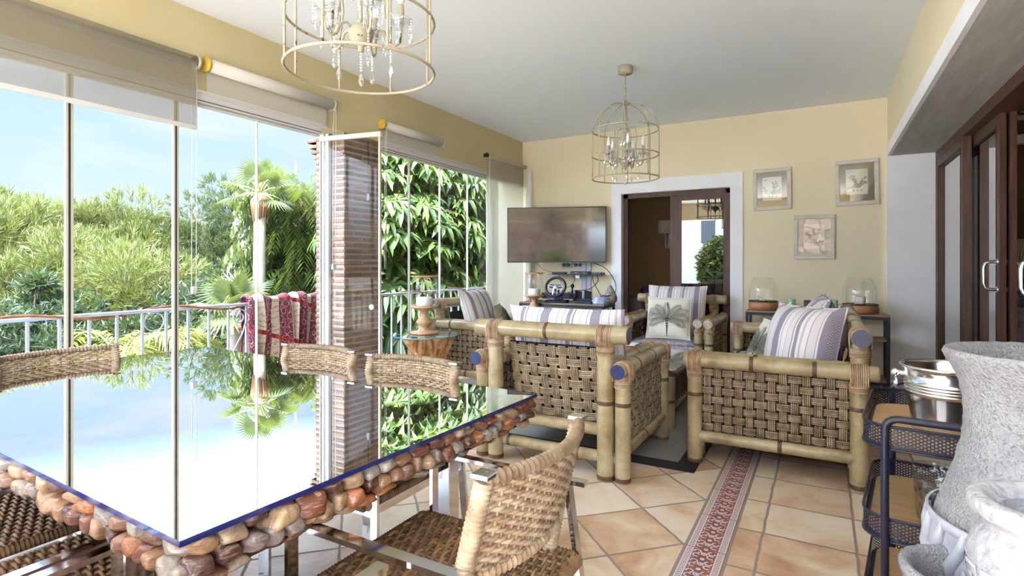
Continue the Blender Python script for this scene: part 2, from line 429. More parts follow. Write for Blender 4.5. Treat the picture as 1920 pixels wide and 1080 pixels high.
# ------------------------------------------------------------------ windows
GX=-3.73
def window(name,edges,seals,label):
    root=bpy.data.objects.new(name,None); COL.objects.link(root); root['kind']='structure'
    y0,y1=edges[0],edges[-1]; mb=MB()
    mb.box((-3.79,y0,2.35),(-3.69,y1,2.425)); mb.box((-3.705,y0,2.418),(-3.672,y1,2.43)); mb.box((-3.79,y0,0),(-3.69,y1,.018))
    mb.box((-3.745,y0,2.33),(-3.715,y1,2.345)); mb.box((-3.745,y0,.025),(-3.715,y1,.06))
    mb.build('frame',M['alu'],root)
    mb=MB(); mb.box((-3.691,y0,2.362),(-3.688,y1,2.367)); mb.build('track_slot',M['darkgap'],root)
    for a,b in zip(edges[:-1],edges[1:]):
        mb=MB(); mb.box((GX-.004,a+.0008,.06),(GX+.004,b-.0008,2.332)); mb.build('pane',M['glass'],root)
    for y,w in seals:
        mb=MB(); mb.box((GX-.012,y-w/2,.03),(GX-.002,y+w/2,2.332)); mb.box((GX+.002,y-w/2,.03),(GX+.012,y+w/2,2.332))
        if w>.02: mb.box((GX-.0125,y-w*.18,.03),(GX+.0127,y+w*.12,2.332),1)
        mb.build('seal',[M['glassedge'],M['darkgap']],root)
    return root
window('window_1',[-2.1,-1.5,-.9,-.32,.27,.88,1.48,2.07,2.67,3.25],[(.27,.036),(.88,.036),(1.48,.036),(2.07,.034),(2.67,.006)],'')
window('window_2',[3.99,4.43,4.95,5.5,5.95,6.4,6.84],[(4.0,.02),(4.43,.012),(4.95,.005),(5.5,.005),(5.95,.005)],'')
# folded-open pane leaning into the room beside the pillar
A=Vector((-3.70,3.247,0)); B=Vector((-3.125,3.353,0)); dv=(B-A).normalized(); nv=Vector((-dv.y,dv.x,0))
t_=thing('folding_glass_panel','clear glass panel swung open into the room in front of the brick pillar','glass panel',A,math.atan2(dv.y,dv.x))
L=(B-A).length
mb=MB(); mb.box((0,-.004,.05),(L,.004,2.29)); mb.build('pane',M['glass'],t_)
_cr=pm('cream_rail',srgb(222,216,196),.4)
for a,b in ((2.285,2.322),(.03,.07)): mb=MB(); mb.box((0,-.014,a),(L+.01,.014,b)); mb.build('rail',_cr,t_)
mb=MB(); mb.box((L-.012,-.007,.05),(L+.004,.007,2.30)); mb.box((.0,-.008,.05),(.012,.008,2.30)); mb.build('edge_strip',M['glassedge'],t_)
mb=MB(); mb.tube([(L-.07,-.006,.9),(L-.07,-.02,.9)],.022,16); mb.build('knob',M['alu'],t_)
# brick pillar
def bricks():
    r=random.Random(3); mb=MB(); x0,x1,y0,y1=-4.08,-3.715,3.53,3.99; h=.054; z=0.0; k=0
    mb.box((x0+.005,y0+.005,0),(x1-.006,y1-.006,2.43),1)
    while z<2.42:
        e=0
        if z>2.2: e=.03*(int((z-2.2)/h)+1)
        zt=min(z+.033,2.425)
        if k%2==0: xs=[x0,x0+.245,x1]; ys=[y0,y0+.12,y0+.34,y1]
        else: xs=[x0,x0+.125,x1]; ys=[y0,y0+.23,y1]
        cells=[]
        for i in range(len(xs)-1):
            cells.append((xs[i],xs[i+1],y0,y0+.12)); cells.append((xs[i],xs[i+1],y1-.12,y1))
        for i in range(len(ys)-1): cells.append((x1-.115,x1,ys[i],ys[i+1])); cells.append((x0,x0+.115,ys[i],ys[i+1]))
        for a,b,c,d in cells:
            j=lambda: r.uniform(-.005,.006)
            ex=e if a<=x0+1e-4 else 0; ey=0
            mb.box((a+.004-(j()+.006 if a<=x0+1e-4 else 0)-ex,c+.004-(j()+.004 if c<=y0+1e-4 else 0),z),(b-.004+(j()+.003 if b>=x1-1e-4 else 0),d-.004+(j() if d>=y1-1e-4 else 0),zt),0,None,.006)
        z+=h; k+=1
    return mb
mbr=pm('old_brick',srgb(138,106,84),.85,var=srgb(106,72,54),scale=9,bump=.5,bscale=30,island=.3)
struct('pillar',bricks(),[mbr,pm('pillar_mortar',srgb(140,138,126),.95,bump=.5,bscale=30)])
mb=MB(); mb.box((-3.985,3.495,0),(-3.875,3.525,2.425)); mb.box((-3.94,3.48,0),(-3.92,3.495,2.425)); struct('trim_4',mb,pm('window_jamb_paint',srgb(196,202,200),.5))

# ------------------------------------------------------------------ back door
dr=bpy.data.objects.new('door_1',None); COL.objects.link(dr); dr['kind']='structure'
fy0,fy1=6.93,7.0
mb=MB(); mb.box((DX0,fy0,0),(DX0+.06,fy1,DZ)); mb.box((DX1-.06,fy0,0),(DX1,fy1,DZ)); mb.box((DX0,fy0,DZ-.06),(DX1,fy1,DZ)); mb.box((DX0,fy0,0),(DX1,fy1,.02))
mb.build('frame',M['brownwood'],dr)
mb=MB(); lx0,lx1=-1.66,DX1-.06; ly0,ly1=6.945,6.985; zt=DZ-.06
mb.box((lx0,ly0,.02),(lx0+.135,ly1,zt)); mb.box((lx1-.035,ly0,.02),(lx1,ly1,zt)); mb.box((lx0+.135,ly0,zt-.06),(lx1-.035,ly1,zt)); mb.box((lx0+.135,ly0,.02),(lx1-.035,ly1,.18))
mb.build('leaf',M['brownwood'],dr)
mb=MB(); mb.box((lx0+.135,ly0+.014,.18),(lx1-.035,ly0+.022,zt-.06)); mb.build('pane',glass_thin('door_mirror_glass',(.30,.30,.30),1.9,0,.12),dr)
# ------------------------------------------------------------------ sliding doors in the right opening
ds=bpy.data.objects.new('door_2',None); COL.objects.link(ds); ds['kind']='structure'
mb=MB(); mb.box((.97,-1.0,2.27),(1.02,6.8,OPZ-.002)); mb.box((.97,6.74,0),(1.16,6.8,2.3)); mb.box((1.02,-1.0,2.27),(1.16,6.8,2.30)); mb.box((.97,-1.0,0),(1.16,6.8,.015))
mb.build('frame',M['brownwood'],ds)
mb=MB(); mb.box((1.02,-1.0,2.2995),(1.16,6.8,2.36)); mb.build('track',M['darkgap'],ds)
def leaf(x0,x1,y0,y1,fw=.085,handle=None,gm='glass'):
    mb=MB(); mb.box((x0,y0,.02),(x1,y0+fw,2.27)); mb.box((x0,y1-fw,.02),(x1,y1,2.27)); mb.box((x0,y0+fw,2.27-fw),(x1,y1-fw,2.27)); mb.box((x0,y0+fw,.02),(x1,y1-fw,.02+fw*1.3))
    l=mb.build('leaf',M['brownwood'],ds)
    mb=MB(); c=(x0+x1)/2; mb.box((c-.004,y0+fw,.13),(c+.004,y1-fw,2.27-fw)); mb.build('pane',M[gm],l)
    mb=MB(); mb.box((x0-.003,y0+fw-.004,.13),(x0+.003,y0+fw+.002,2.2)); mb.box((x0-.003,y1-fw-.002,.13),(x0+.003,y1-fw+.004,2.2)); mb.box((x0-.003,y0+fw,2.27-fw-.004),(x0+.003,y1-fw,2.27-fw+.002)); mb.build('gasket',M['darkgap'],l)
    return l
def handle(par,x,y,s):
    mb=MB(); z0,z1=1.075,1.265; d=.075*s
    pts=[(x,y,z0),(x+d*.6,y,z0),(x+d*.9,y,z0+.012),(x+d,y,z0+.04),(x+d,y,z1-.04),(x+d*.9,y,z1-.012),(x+d*.6,y,z1),(x,y,z1)]
    mb.tube(pts,.0115,12); mb.build('handle',M['nickel'],par)
    mb=MB()
    for z in (z0,z1): mb.tube([(x-.004*s,y,z),(x+.008*s,y,z)],.022,16)
    mb.build('handle_rose',M['nickel'],par)
M['paneW']=glass_thin('curtain_glass',(.9,.93,.93),1.5,0,.6)
la=leaf(.972,1.028,5.60,6.74,.08,gm='paneW')
lb=leaf(1.04,1.075,4.86,5.98,.085,gm='paneW'); handle(lb,1.04,4.90,-1); handle(lb,1.075,4.89,1)
lc=leaf(1.09,1.125,4.84,5.95,.085,gm='paneW')
ld=leaf(1.04,1.075,3.0,4.12,.085,gm='paneW'); handle(ld,1.04,4.085,-1)
# ================================================================== BLINDS, RAILING
M['blind']=fabric_blind('beige_screen_fabric',srgb(164,156,140),.48,.30)
M['blindw']=fabric_blind('cream_screen_fabric',srgb(226,220,204),.62,.5)
M['blindop']=pm('grey_blind_fabric',srgb(190,184,168),.9)
M['blindtube']=pm('grey_blind_roll',srgb(206,202,192),.9)
M['yellowcap']=pm('yellow_plastic',srgb(206,176,62),.45)
M['cord']=pm('white_cord',srgb(232,230,224),.5)
def blind(label,x,y0,y1,zr,zb,rr,fab,cap,capend=1,chain=None,bar=.03,drop=-1,group=None,tubemat=None):
    t=thing('roller_blind',label,'blind',(x,(y0+y1)/2,zr),0,'fabric roller blinds on the yellow beam')
    h=(y1-y0)/2
    mb=MB(); mb.tube([(0,-h,0),(0,h,0)],rr,20); mb.build('roller_tube',tubemat or fab,t)
    mb=MB(); fx=drop*rr*.92
    mb.box((fx-.0006,-h+.015,zb-zr),(fx+.0006,h-.015,.0)); mb.build('fabric',fab,t)
    mb=MB(); mb.box((fx-.006,-h+.01,zb-zr-bar),(fx+.006,h-.01,zb-zr),0,None,.003); mb.build('bottom_bar',M['alu'] if cap!='dark' else M['glassedge'],t)
    cm=M['yellowcap'] if cap=='yellow' else M['darkgap']
    for e in (-1,1):
        mb=MB(); yy=e*h; mb.tube([(0,yy,0),(0,yy+e*.022,0)],rr*1.12,18,0 if e==(-capend) else 1)
        mb.box((-abs(x-XL)-.004 if x>XL else -.05,min(yy,yy+e*.012),-rr*.9),(0,max(yy,yy+e*.012),rr*.9),0 if e==(-capend) else 1)
        mb.build('bracket',[cm,M['glassedge']],t)
    if chain:
        cy,cz0,gap,wt=chain; mb=MB()
        for s in (-1,1): mb.tube([(rr*.8,cy-(y0+y1)/2+s*gap*.2,0),(rr*.6,cy-(y0+y1)/2+s*gap*.5,-.2),(rr*.4,cy-(y0+y1)/2+s*gap*.5,cz0-zr)],.0022,6)
        mb.build('bead_chain',M['cord'],t)
        if wt:
            mb=MB(); mb.box((rr*.4-.012,cy-(y0+y1)/2-.02,cz0-zr-.05),(rr*.4+.012,cy-(y0+y1)/2+.02,cz0-zr),0,None,.006); mb.build('chain_weight',M['alu'],t)
    return t
blind('widest roller blind, half lowered, its hem hanging against the sky before the pines',-3.655,-.55,2.159,2.60,2.168,.042,M['blind'],'white',1,(2.14,1.10,.03,True),.03,drop=1)
blind('rolled-up beige roller blind with a round yellow end, before the brick pillar',-3.645,2.24,3.32,2.605,2.425,.045,M['blindop'],'yellow',1,(3.33,1.25,.03,True),.02,tubemat=M['blindtube'])
blind('short roller blind with a yellow bracket, drawn up above the window just past the pillar',-3.65,3.96,4.88,2.58,2.42,.04,M['blindop'],'yellow',1,(3.97,1.2,.02,False),.02,tubemat=M['blindtube'])
blind('long cream roller blind hanging almost to the floor in the corner beside the television',-3.65,5.83,6.83,2.61,.45,.024,M['blindw'],'dark',1,(5.86,1.2,.02,False),.025)
# dark pull cord on the pillar face
t=thing('pull_cord','thin dark cord with a small white tassel hanging on the brick pillar','cord',(-3.69,3.80,2.40))
mb=MB(); mb.tube([(0,0,0),(.002,.004,-.3),(0,0,-.5)],.003,6); mb.build('cord',M['blackpl'],t)
mb=MB(); mb.lathe([(.004,-.56),(.016,-.55),(.01,-.50),(.003,-.49)],10); mb.build('tassel',M['alu'],t)
# railing
RX=-4.32; RZ=.91
M['rail']=pm('white_railing_paint',srgb(176,186,204),.5)
rt=thing('balcony_railing','pale painted iron balcony railing with thin balusters outside the windows','railing',(RX,0,0))
mb=MB(); mb.box((-.02,-1.2,RZ-.018),(.02,6.8,RZ+.006),0,None,.004); mb.build('top_rail',M['rail'],rt)
mb=MB(); mb.box((-.012,-1.2,.09),(.012,6.8,.115)); mb.build('bottom_rail',M['rail'],rt)
bm_=MB(); bm_.box((-.008,-.008,0),(.008,.008,RZ-.018)); b0=None
ys=[-1.0+.1665*k for k in range(47)]
for k,y in enumerate(ys):
    if b0 is None: b0=bm_.build('baluster',M['rail'],rt); o=b0
    else: o=b0.copy(); COL.objects.link(o)
    o.location=(0,y,0)
def ringc(mb,cy,cz,r,w=.005,a0=0,a1=2*PI,n=28,spiral=0):
    mb.tube([(0,cy+math.cos(a0+(a1-a0)*i/n)*(r-spiral*i/n),cz+math.sin(a0+(a1-a0)*i/n)*(r-spiral*i/n)) for i in range(n+1)],w,6)
mb=MB(); ringc(mb,2.246,.82,.068); ringc(mb,4.93,.82,.068); mb.build('ring',M['rail'],rt)
mb=MB()
ringc(mb,2.93,.80,.075,.006,-.6,3*PI,50,.055); mb.tube([(0,2.99,.755),(0,2.96,.66),(0,2.90,.56),(0,2.84,.45)],.006,6); ringc(mb,3.11,.80,.075,.006,PI+.6,-2*PI,50,.055); mb.tube([(0,3.045,.755),(0,3.08,.66),(0,3.14,.56),(0,3.2,.45)],.006,6)
mb.build('scroll',M['rail'],rt)
rp=MB(); pts=[]
n=260
for i in range(n):
    y=-1.0+i*(6.6-(-1.0))/n; a=2*PI*(y-1.45)/.92
    pts.append((math.sin(a)*.026,y,RZ-.008+math.cos(a)*.026))
rp.tube(pts,.009,7); _r=tag(rp.build('rope',pm('orange_rope',srgb(178,112,64),.7,var=srgb(130,70,48),scale=14)),'orange-brown rope wound in long turns around the railing top','rope'); _r.location=(RX,0,0)
# blanket over the railing
def blanket_mat():
    m,t,b=new_mat('paisley_throw'); a=t.new('ShaderNodeUVMap').outputs[0] if False else t.co('Object')
    x,y,z=t.sep(a)
    s=t.math('ADD',y,t.math('MULTIPLY',t.noise(t.mapv(a,(1,1,1)),3,2),.05))
    band=t.math('FRACT',t.math('MULTIPLY',s,5.6))
    w_=t.noise(t.mapv(a,(1,1.3,1)),9,2,.5,1.5); vo=t.vor(t.mapv(a,(1,1.5,1)),17,'F1'); rg=t.math('FRACT',t.math('MULTIPLY_ADD',w_,1.2,t.math('MULTIPLY',vo,1.9)))
    pat=t.ramp(rg,[(0,srgb(112,20,34)),(.22,srgb(34,32,62)),(.40,srgb(140,34,40)),(.55,srgb(188,168,142)),(.64,srgb(44,30,44)),(.80,srgb(150,52,48)),(.93,srgb(70,60,100))],'CONSTANT')
    plain=t.mix(t.ramp(t.math('SINE',t.math('MULTIPLY',t.math('ADD',z,t.math('MULTIPLY',w_,.12)),120)),[(.7,(0,0,0)),(.9,(1,1,1))]),srgb(192,176,154),srgb(150,132,116))
    zb=t.math('FRACT',t.math('ADD',t.math('MULTIPLY',z,2.6),t.math('MULTIPLY',y,.9)))
    red=t.ramp(zb,[(.0,(1,1,1)),(.10,(0,0,0))],'CONSTANT')
    c=t.mix(t.ramp(band,[(.0,(0,0,0)),(.40,(1,1,1))],'CONSTANT'),plain,pat)
    c=t.mix(red,c,t.mix(t.ramp(rg,[(.45,(0,0,0)),(.5,(1,1,1))]),srgb(112,18,34),srgb(168,60,56)))
    t.link(c,b.inputs['Base Color']); b.inputs['Roughness'].default_value=.95; b.inputs['Sheen Weight'].default_value=.2
    return m
def blanket():
    mb=MB(); y0,y1=2.98,3.86
    def f(u,v):
        y=y0+(y1-y0)*u; fold=math.sin(u*37+math.sin(u*11)*2.2)*(.75+.35*math.sin(u*13)); fold2=math.sin(u*15+1)
        s=v*2-1; dn=abs(s); L=.62+.05*fold2 if s>0 else .5
        d=max(0,dn-.12)/.88
        x=(.055+.042*fold*min(1,d*3+.35)+.03*fold2*d)*(1 if s>0 else -1) if dn>.12 else (dn/.12)*(.045+.0105*fold)*(1 if s>0 else -1)
        z=.058+.022*fold-.012*(dn/.12)**2 if dn<=.12 else .046+.022*fold-L*d
        yy=y+(.02*math.sin(v*7+u*20)+.03*fold2*d)*(.4+d)+ (u-.5)*.05*d
        return (x,yy-3.42,z)
    mb.grid(f,110,60); return mb
o=blanket().build('throw_blanket',blanket_mat()); o.location=(RX,3.42,RZ)
sm_=o.modifiers.new('thick','SOLIDIFY'); sm_.thickness=.008; sm_.offset=0
tag(o,'red, navy and beige patterned throw draped over the balcony railing beside the pillar','throw')
mb=MB(); mb.box((-4.55,-1.5,-.15),(-4.0,7.2,-.002)); struct('floor',mb,pm('balcony_concrete',srgb(170,150,130),.9))
# white downpipe in the corner
mb=MB(); mb.tube([(0,0,0),(0,0,2.55)],.035,16); o=mb.build('drain_pipe',M['white']); o.location=(-3.56,6.79,0); tag(o,'white vertical pipe in the corner behind the television','pipe')
# ================================================================== CHANDELIERS
def cage_chandelier():
    t=thing('cage_chandelier','cream birdcage chandelier with crystal drops hanging above the glass dining table','chandelier',(-1.586,1.595,2.01),.2,'birdcage chandeliers')
    r=.285; hz=(0,.2,.42); top=.655; canopy=ZC-1.995
    for z in hz:
        mb=MB(); mb.tube([(r*math.cos(2*PI*k/48),r*math.sin(2*PI*k/48),z) for k in range(48)],.006,8,closed=True); mb.build('hoop',M['cage'],t)
    for k in range(8):
        a=2*PI*k/8+.12; pts=[(r,z) for z in (0,.1,.2,.3,.42)]
        for i in range(1,9): q=PI/2*i/8; pts.append((.012+(r-.012)*math.cos(q),.42+(top-.42)*math.sin(q)))
        mb=MB(); mb.tube([(p*math.cos(a),p*math.sin(a),z) for p,z in pts],.0052,6); mb.build('rib',M['cage'],t)
    mb=MB(); mb.lathe([(.03,top-.015),(.035,top),(.02,top+.015),(.006,top+.02)],16)
    mb.tube([(0,0,.13),(0,0,top)],.006,8); mb.build('stem',M['cage'],t)
    mb=MB(); z=top+.03; k=0
    while z<top+.16:
        pts=[(math.cos(2*PI*i/12)*.013,0,z+.017+math.sin(2*PI*i/12)*.022) for i in range(12)]
        if k%2: pts=[(p[1],p[0],p[2]) for p in pts]
        mb.tube(pts,.0032,6,closed=True); z+=.034; k+=1
    mb.tube([(0,0,z),(0,0,canopy-.06)],.005,8); mb.build('chain',M['cage'],t)
    mb=MB(); mb.lathe([(.002,canopy-.062),(.06,canopy-.062),(.063,canopy-.055),(.063,canopy-.001)],28); mb.build('ceiling_canopy',M['cage'],t)
    mb=MB(); mb.lathe([(.004,.075),(.012,.08),(.012,.10),(.03,.108),(.045,.13),(.05,.15),(.042,.172),(.02,.185),(.008,.19)],20); mb.build('hub',M['cage'],t)
    dm={}
    def drop(x,y,z,n=4,s=1):
        key=(n,s)
        if key not in dm:
            mbd=MB()
            for i in range(n): mbd.ball((0,0,-.011*i),.0056,6)
            q=-.011*n-.008
            mbd.lathe([(.0001,q+.006),(.004*s,q),(.0085*s,q-.018*s),(.006*s,q-.03*s),(.0001,q-.036*s)],8,0,False,caps=False)
            o=mbd.build('crystal_drop',M['crystal'],t); dm[key]=o.data
        else: o=bpy.data.objects.new('crystal_drop',dm[key]); COL.objects.link(o); o.parent=t
        o.location=(x,y,z)
    for k in range(5):
        a=2*PI*k/5+.5; c,s=math.cos(a),math.sin(a); R_=.155
        prof=[(.03,.15),(.06,.175),(.085,.165),(.105,.12),(.125,.105),(.15,.125),(R_,.165),(R_,.19)]
        mb=MB(); mb.tube([(p*c,p*s,z) for p,z in prof],.0055,6); mb.tube([(0.02*c,.02*s,.40),(.05*c,.05*s,.45),(.09*c,.09*s,.43),(.10*c,.10*s,.36),(.09*c,.09*s,.25),(.11*c,.11*s,.14)],.0035,6); arm=mb.build('arm',M['cage'],t)
        mb=MB(); T=Matrix.Translation((R_*c,R_*s,0))
        mb.lathe([(.006,.19),(.02,.193),(.042,.205),(.047,.216),(.044,.214),(.02,.2),(.006,.198)],20,0,True,T,fn=lambda a,z:1+.09*math.cos(8*a)); mb.build('crystal_cup',M['crystal'],arm)
        mb=MB(); mb.lathe([(.011,.2),(.012,.26),(.011,.275)],12,0,True,T); mb.build('candle_sleeve',M['cage'],arm)
        mb=MB(); mb.lathe([(.008,.275),(.0165,.295),(.017,.31),(.011,.345),(.002,.365)],12,0,True,T); mb.build('bulb',pm('frosted_bulb',(.85,.85,.83),.2) if 'fb' not in M else M['fb'],arm)
        for j in range(5):
            b=2*PI*j/5+k; drop(R_*c+.044*math.cos(b),R_*s+.044*math.sin(b),.205,4,.9)
        drop(.115*c,.115*s,.10,6,1.25)
        mbd=MB()
        for q in range(9):   # swags of beads
            w=q/8; mbd.ball((R_*c*w+.03*c*(1-w),R_*s*w+.03*s*(1-w),.43-.22*w-.05*math.sin(PI*w)),.005,6)
        mbd.tube([(R_*c*q/8+.03*c*(1-q/8),R_*s*q/8+.03*s*(1-q/8),.43-.22*q/8-.05*math.sin(PI*q/8)) for q in range(9)],.0015,5); mbd.build('bead_swag',M['crystal'],t)
    drop(0,0,.07,7,1.3)
    for k in range(8): drop(.035*math.cos(k*.785),.035*math.sin(k*.785),.36,3,1)
    return t
M['fb']=pm('frosted_bulb',(.85,.85,.83),.2)
ch=cage_chandelier()
dup(ch,(-1.50,4.657,1.995),.9,'cream birdcage chandelier hanging whole on a short chain before the back wall')
# ================================================================== BAMBOO SEATING
def weave_panel(nx,nz,w,h,bulge=0.0,amp=.0075):
    """basket weave of 4-cane bands, in the xz plane centred on x, z from 0; visible both ways"""
    mb=MB(); px=w/nx; pz=h/nz; rc=min(px,pz)*.72/8
    def sag(x): return bulge*(1-(2*x/w)**2)
    sp=5
    for i in range(nx):
        cx=-w/2+(i+.5)*px
        for q in range(4):
            x=cx+(q-1.5)*rc*2.05; pts=[]
            for j in range(nz*sp+1):
                zz=j/sp; off=amp*math.cos(PI*(zz-.5))*(1 if i%2 else -1)
                pts.append((x,off+sag(x),min(h,zz*pz)))
            mb.tube(pts,rc*.99,5,0,True,True,up=(1,0,0))
    for j in range(nz):
        cz=(j+.5)*pz
        for q in range(4):
            z=cz+(q-1.5)*rc*2.05; pts=[]
            for i in range(nx*sp+1):
                xx=i/sp; off=-amp*math.cos(PI*(xx-.5))*(1 if j%2 else -1); X=-w/2+xx*px
                pts.append((X,off+sag(X),z))
            mb.tube(pts,rc*.99,5,0,True,True,up=(0,0,1))
    return mb
def pole(mb,a,b,r,nodes=(),caps=(0,0),nm=1):
    """bamboo pole with slightly swollen dark nodes at fractions"""
    a=Vector(a); b=Vector(b); L=(b-a).length
    ts=[0,.012,.06,.5,.94,.988,1]; ks=[.95,1,1,.985,1,1,.95]
    pr=list(zip(ts,ks))
    mb.tube([a.lerp(b,t) for t,_ in pr],[r*k for _,k in pr],18,0,True,True,cap_mi=tuple(caps))
    for t in nodes:
        d=.012/L
        mb.tube([a.lerp(b,t-d),a.lerp(b,t-d*.4),a.lerp(b,t+d*.4),a.lerp(b,t+d)],[r*1.0,r*1.035,r*1.035,r*1.0],18,nm,False)
def wrap(mb,c,r,ax,n,pitch=.0090,mi=0,cr=.0042):
    """n cane turns around a pole (axis 0,1,2) centred at c"""
    for k in range(n):
        o=(k-(n-1)/2)*pitch; pts=[]
        for q in range(20):
            a=2*PI*q/20; p=[0,0,0]; p[ax]=c[ax]+o; p[(ax+1)%3]=c[(ax+1)%3]+math.cos(a)*(r+cr*.6); p[(ax+2)%3]=c[(ax+2)%3]+math.sin(a)*(r+cr*.6); pts.append(p)
        mb.tube(pts,cr*.85,5,mi,closed=True)
def saddle(mb,x,y,z,r,rp,ax,n=9,pitch=.0100):
    """binding straps that run over a horizontal pole (axis ax) and down both sides of the post under it"""
    for k in range(n):
        o=(k-(n-1)/2)*pitch; pts=[]
        for q in range(-3,16):
            a=PI*q/12; u=math.cos(a)*(r+.003); v=math.sin(a)*(r+.003)
            if q<0: u=(r+.003); v=q*.022
            if q>12: u=-(r+.003); v=-(q-12)*.022
            if abs(u)>rp: 
                if q<0 or q>12: u=math.copysign(rp+.002+(abs(u)-rp)*max(0,1-abs(v)/.07),u)
            p=[x,y,z+v]; p[ax]+=o; p[1-ax]+=u; pts.append(p)
        mb.tube(pts,.0036,5,0)
WV={}
def bamboo_seat(name,label,cat,half,group=None,nback=9,posts=(),caps=('g','b')):
    """local: faces +Y, half = half distance between outer arm poles"""
    t=thing(name,label,cat,(0,0,0),0,group)
    mats=[M['bamboo'],M['node'],M['caplight'],M['capblue'],M['capgrey']]
    hb=half-.1
    xs=[-hb,hb]+list(posts)
    for x in xs:
        mb=MB(); pole(mb,(x,-.45,0),(x,-.45,.80),.05,(.56,.025)); mb.build('back_post',mats,t)
    mb=MB(); e=half+.04
    n_=(.12,.5,.86) if half<.6 else (.06,.27,.5,.72,.93)
    pole(mb,(-e,-.45,.84),(e,-.45,.84),.052,n_,(4,4)); mb.build('top_rail',mats,t)
    for x in xs: mb=MB(); saddle(mb,x,-.45,.84,.052,.05,0,9); wrap(mb,(x,-.45,.745),.05,2,6); mb.build('binding',M['cane'],t)
    for s in (-1,1):
        X=s*half; Xi=s*(half-.1)
        mb=MB(); pole(mb,(X,-.44,0),(X,-.44,.62),.046,(.72,.03)); mb.build('arm_post',mats,t)
        mb=MB(); pole(mb,(X,.44,0),(X,.44,.62),.046,(.7,.03)); mb.build('arm_post',mats,t)
        mb=MB(); pole(mb,(Xi,.44,0),(Xi,.44,.62),.043,(.7,.03)); mb.build('arm_post',mats,t)
        mb=MB(); pole(mb,(X,-.535,.645),(X,.505,.645),.045,(.3,.62),(3,2)); mb.build('arm_pole',mats,t)
        mb=MB(); pole(mb,(Xi,-.40,.645),(Xi,.505,.645),.045,(.55,),(2,2)); mb.build('arm_pole',mats,t)
        mb=MB(); pole(mb,(X,-.44,.17),(X,.44,.17),.036,(.45,)); mb.build('side_rail',mats,t)
        for (x,y) in ((X,-.44),(X,.44),(Xi,.44)): mb=MB(); saddle(mb,x,y,.645,.045,.045,1,9); wrap(mb,(x,y,.565),.045,2,6); mb.build('binding',M['cane'],t)
        if 'side' not in WV: WV['side']=weave_panel(13,7,.79,.395)
        o=WV['side'].build('side_weave',M['weave'],t) if 'sm' not in WV else bpy.data.objects.new('side_weave',WV['sm'])
        if 'sm' not in WV: WV['sm']=o.data
        else: COL.objects.link(o); o.parent=t
        o.location=(X,0,.207); o.rotation_euler=(0,0,PI/2)
        mb=MB(); mb.box((X-.002,-.40,.21),(X+.002,.40,.6)) ; mb.build('hole_shade_sheet',M['hole_slat'],t)  # dark sheet standing in for the shade inside the weave holes
    w=2*hb-.12
    mb=weave_panel(nback,7,w,.485,-.015); o=mb.build('back_weave',M['weave'],t); o.location=(0,-.275,.275); o.rotation_euler=(R(13),0,0)
    mb=MB(); mb.box((-w/2,.014,0),(w/2,.02,.485)); o=mb.build('hole_shade_sheet',M['hole_slat'],t); o.location=(0,-.275,.275); o.rotation_euler=(R(13),0,0)  # same dark sheet, painting shade into the holes of the back weave
    mb=MB(); pole(mb,(-hb,-.40,.27),(hb,-.40,.27),.036,(.25,.75)); mb.build('back_rail',mats,t)
    mb=MB(); pole(mb,(-half,-.42,.12),(half,-.42,.12),.034,(.2,.7)); mb.build('stretcher',mats,t)
    mb=MB(); pole(mb,(-half,.42,.12),(half,.42,.12),.034,(.2,.7)); mb.build('stretcher',mats,t)
    mb=MB(); pole(mb,(-half,.44,.28),(half,.44,.28),.042,(.2,.7)); mb.build('front_rail',mats,t)
    mb=MB(); n=int(2*hb/.07)
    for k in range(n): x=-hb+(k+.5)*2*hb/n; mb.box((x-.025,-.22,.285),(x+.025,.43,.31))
    mb.build('seat_slats',M['hole_slat'],t)
    return t
G='bamboo armchairs around the coffee table'
chA=bamboo_seat('bamboo_armchair','bamboo armchair with its woven back turned to the viewer, next to the glass-topped dining table','armchair',.472,G)
chA.location=(-1.47,3.495,0)
chC=dup(chA,(-1.47,6.23,0),PI,'bamboo armchair facing the viewer in front of the brown door')
chD=dup(chA,(-3.02,4.98,0),-PI/2,'bamboo armchair under the windows, behind the driftwood side table')
chB=bamboo_seat('bamboo_sofa','long bamboo sofa with its woven side panel facing the viewer','sofa',1.07,None,26,(0,))
chB.location=(-.265,4.67,0); chB.rotation_euler=(0,0,PI/2)

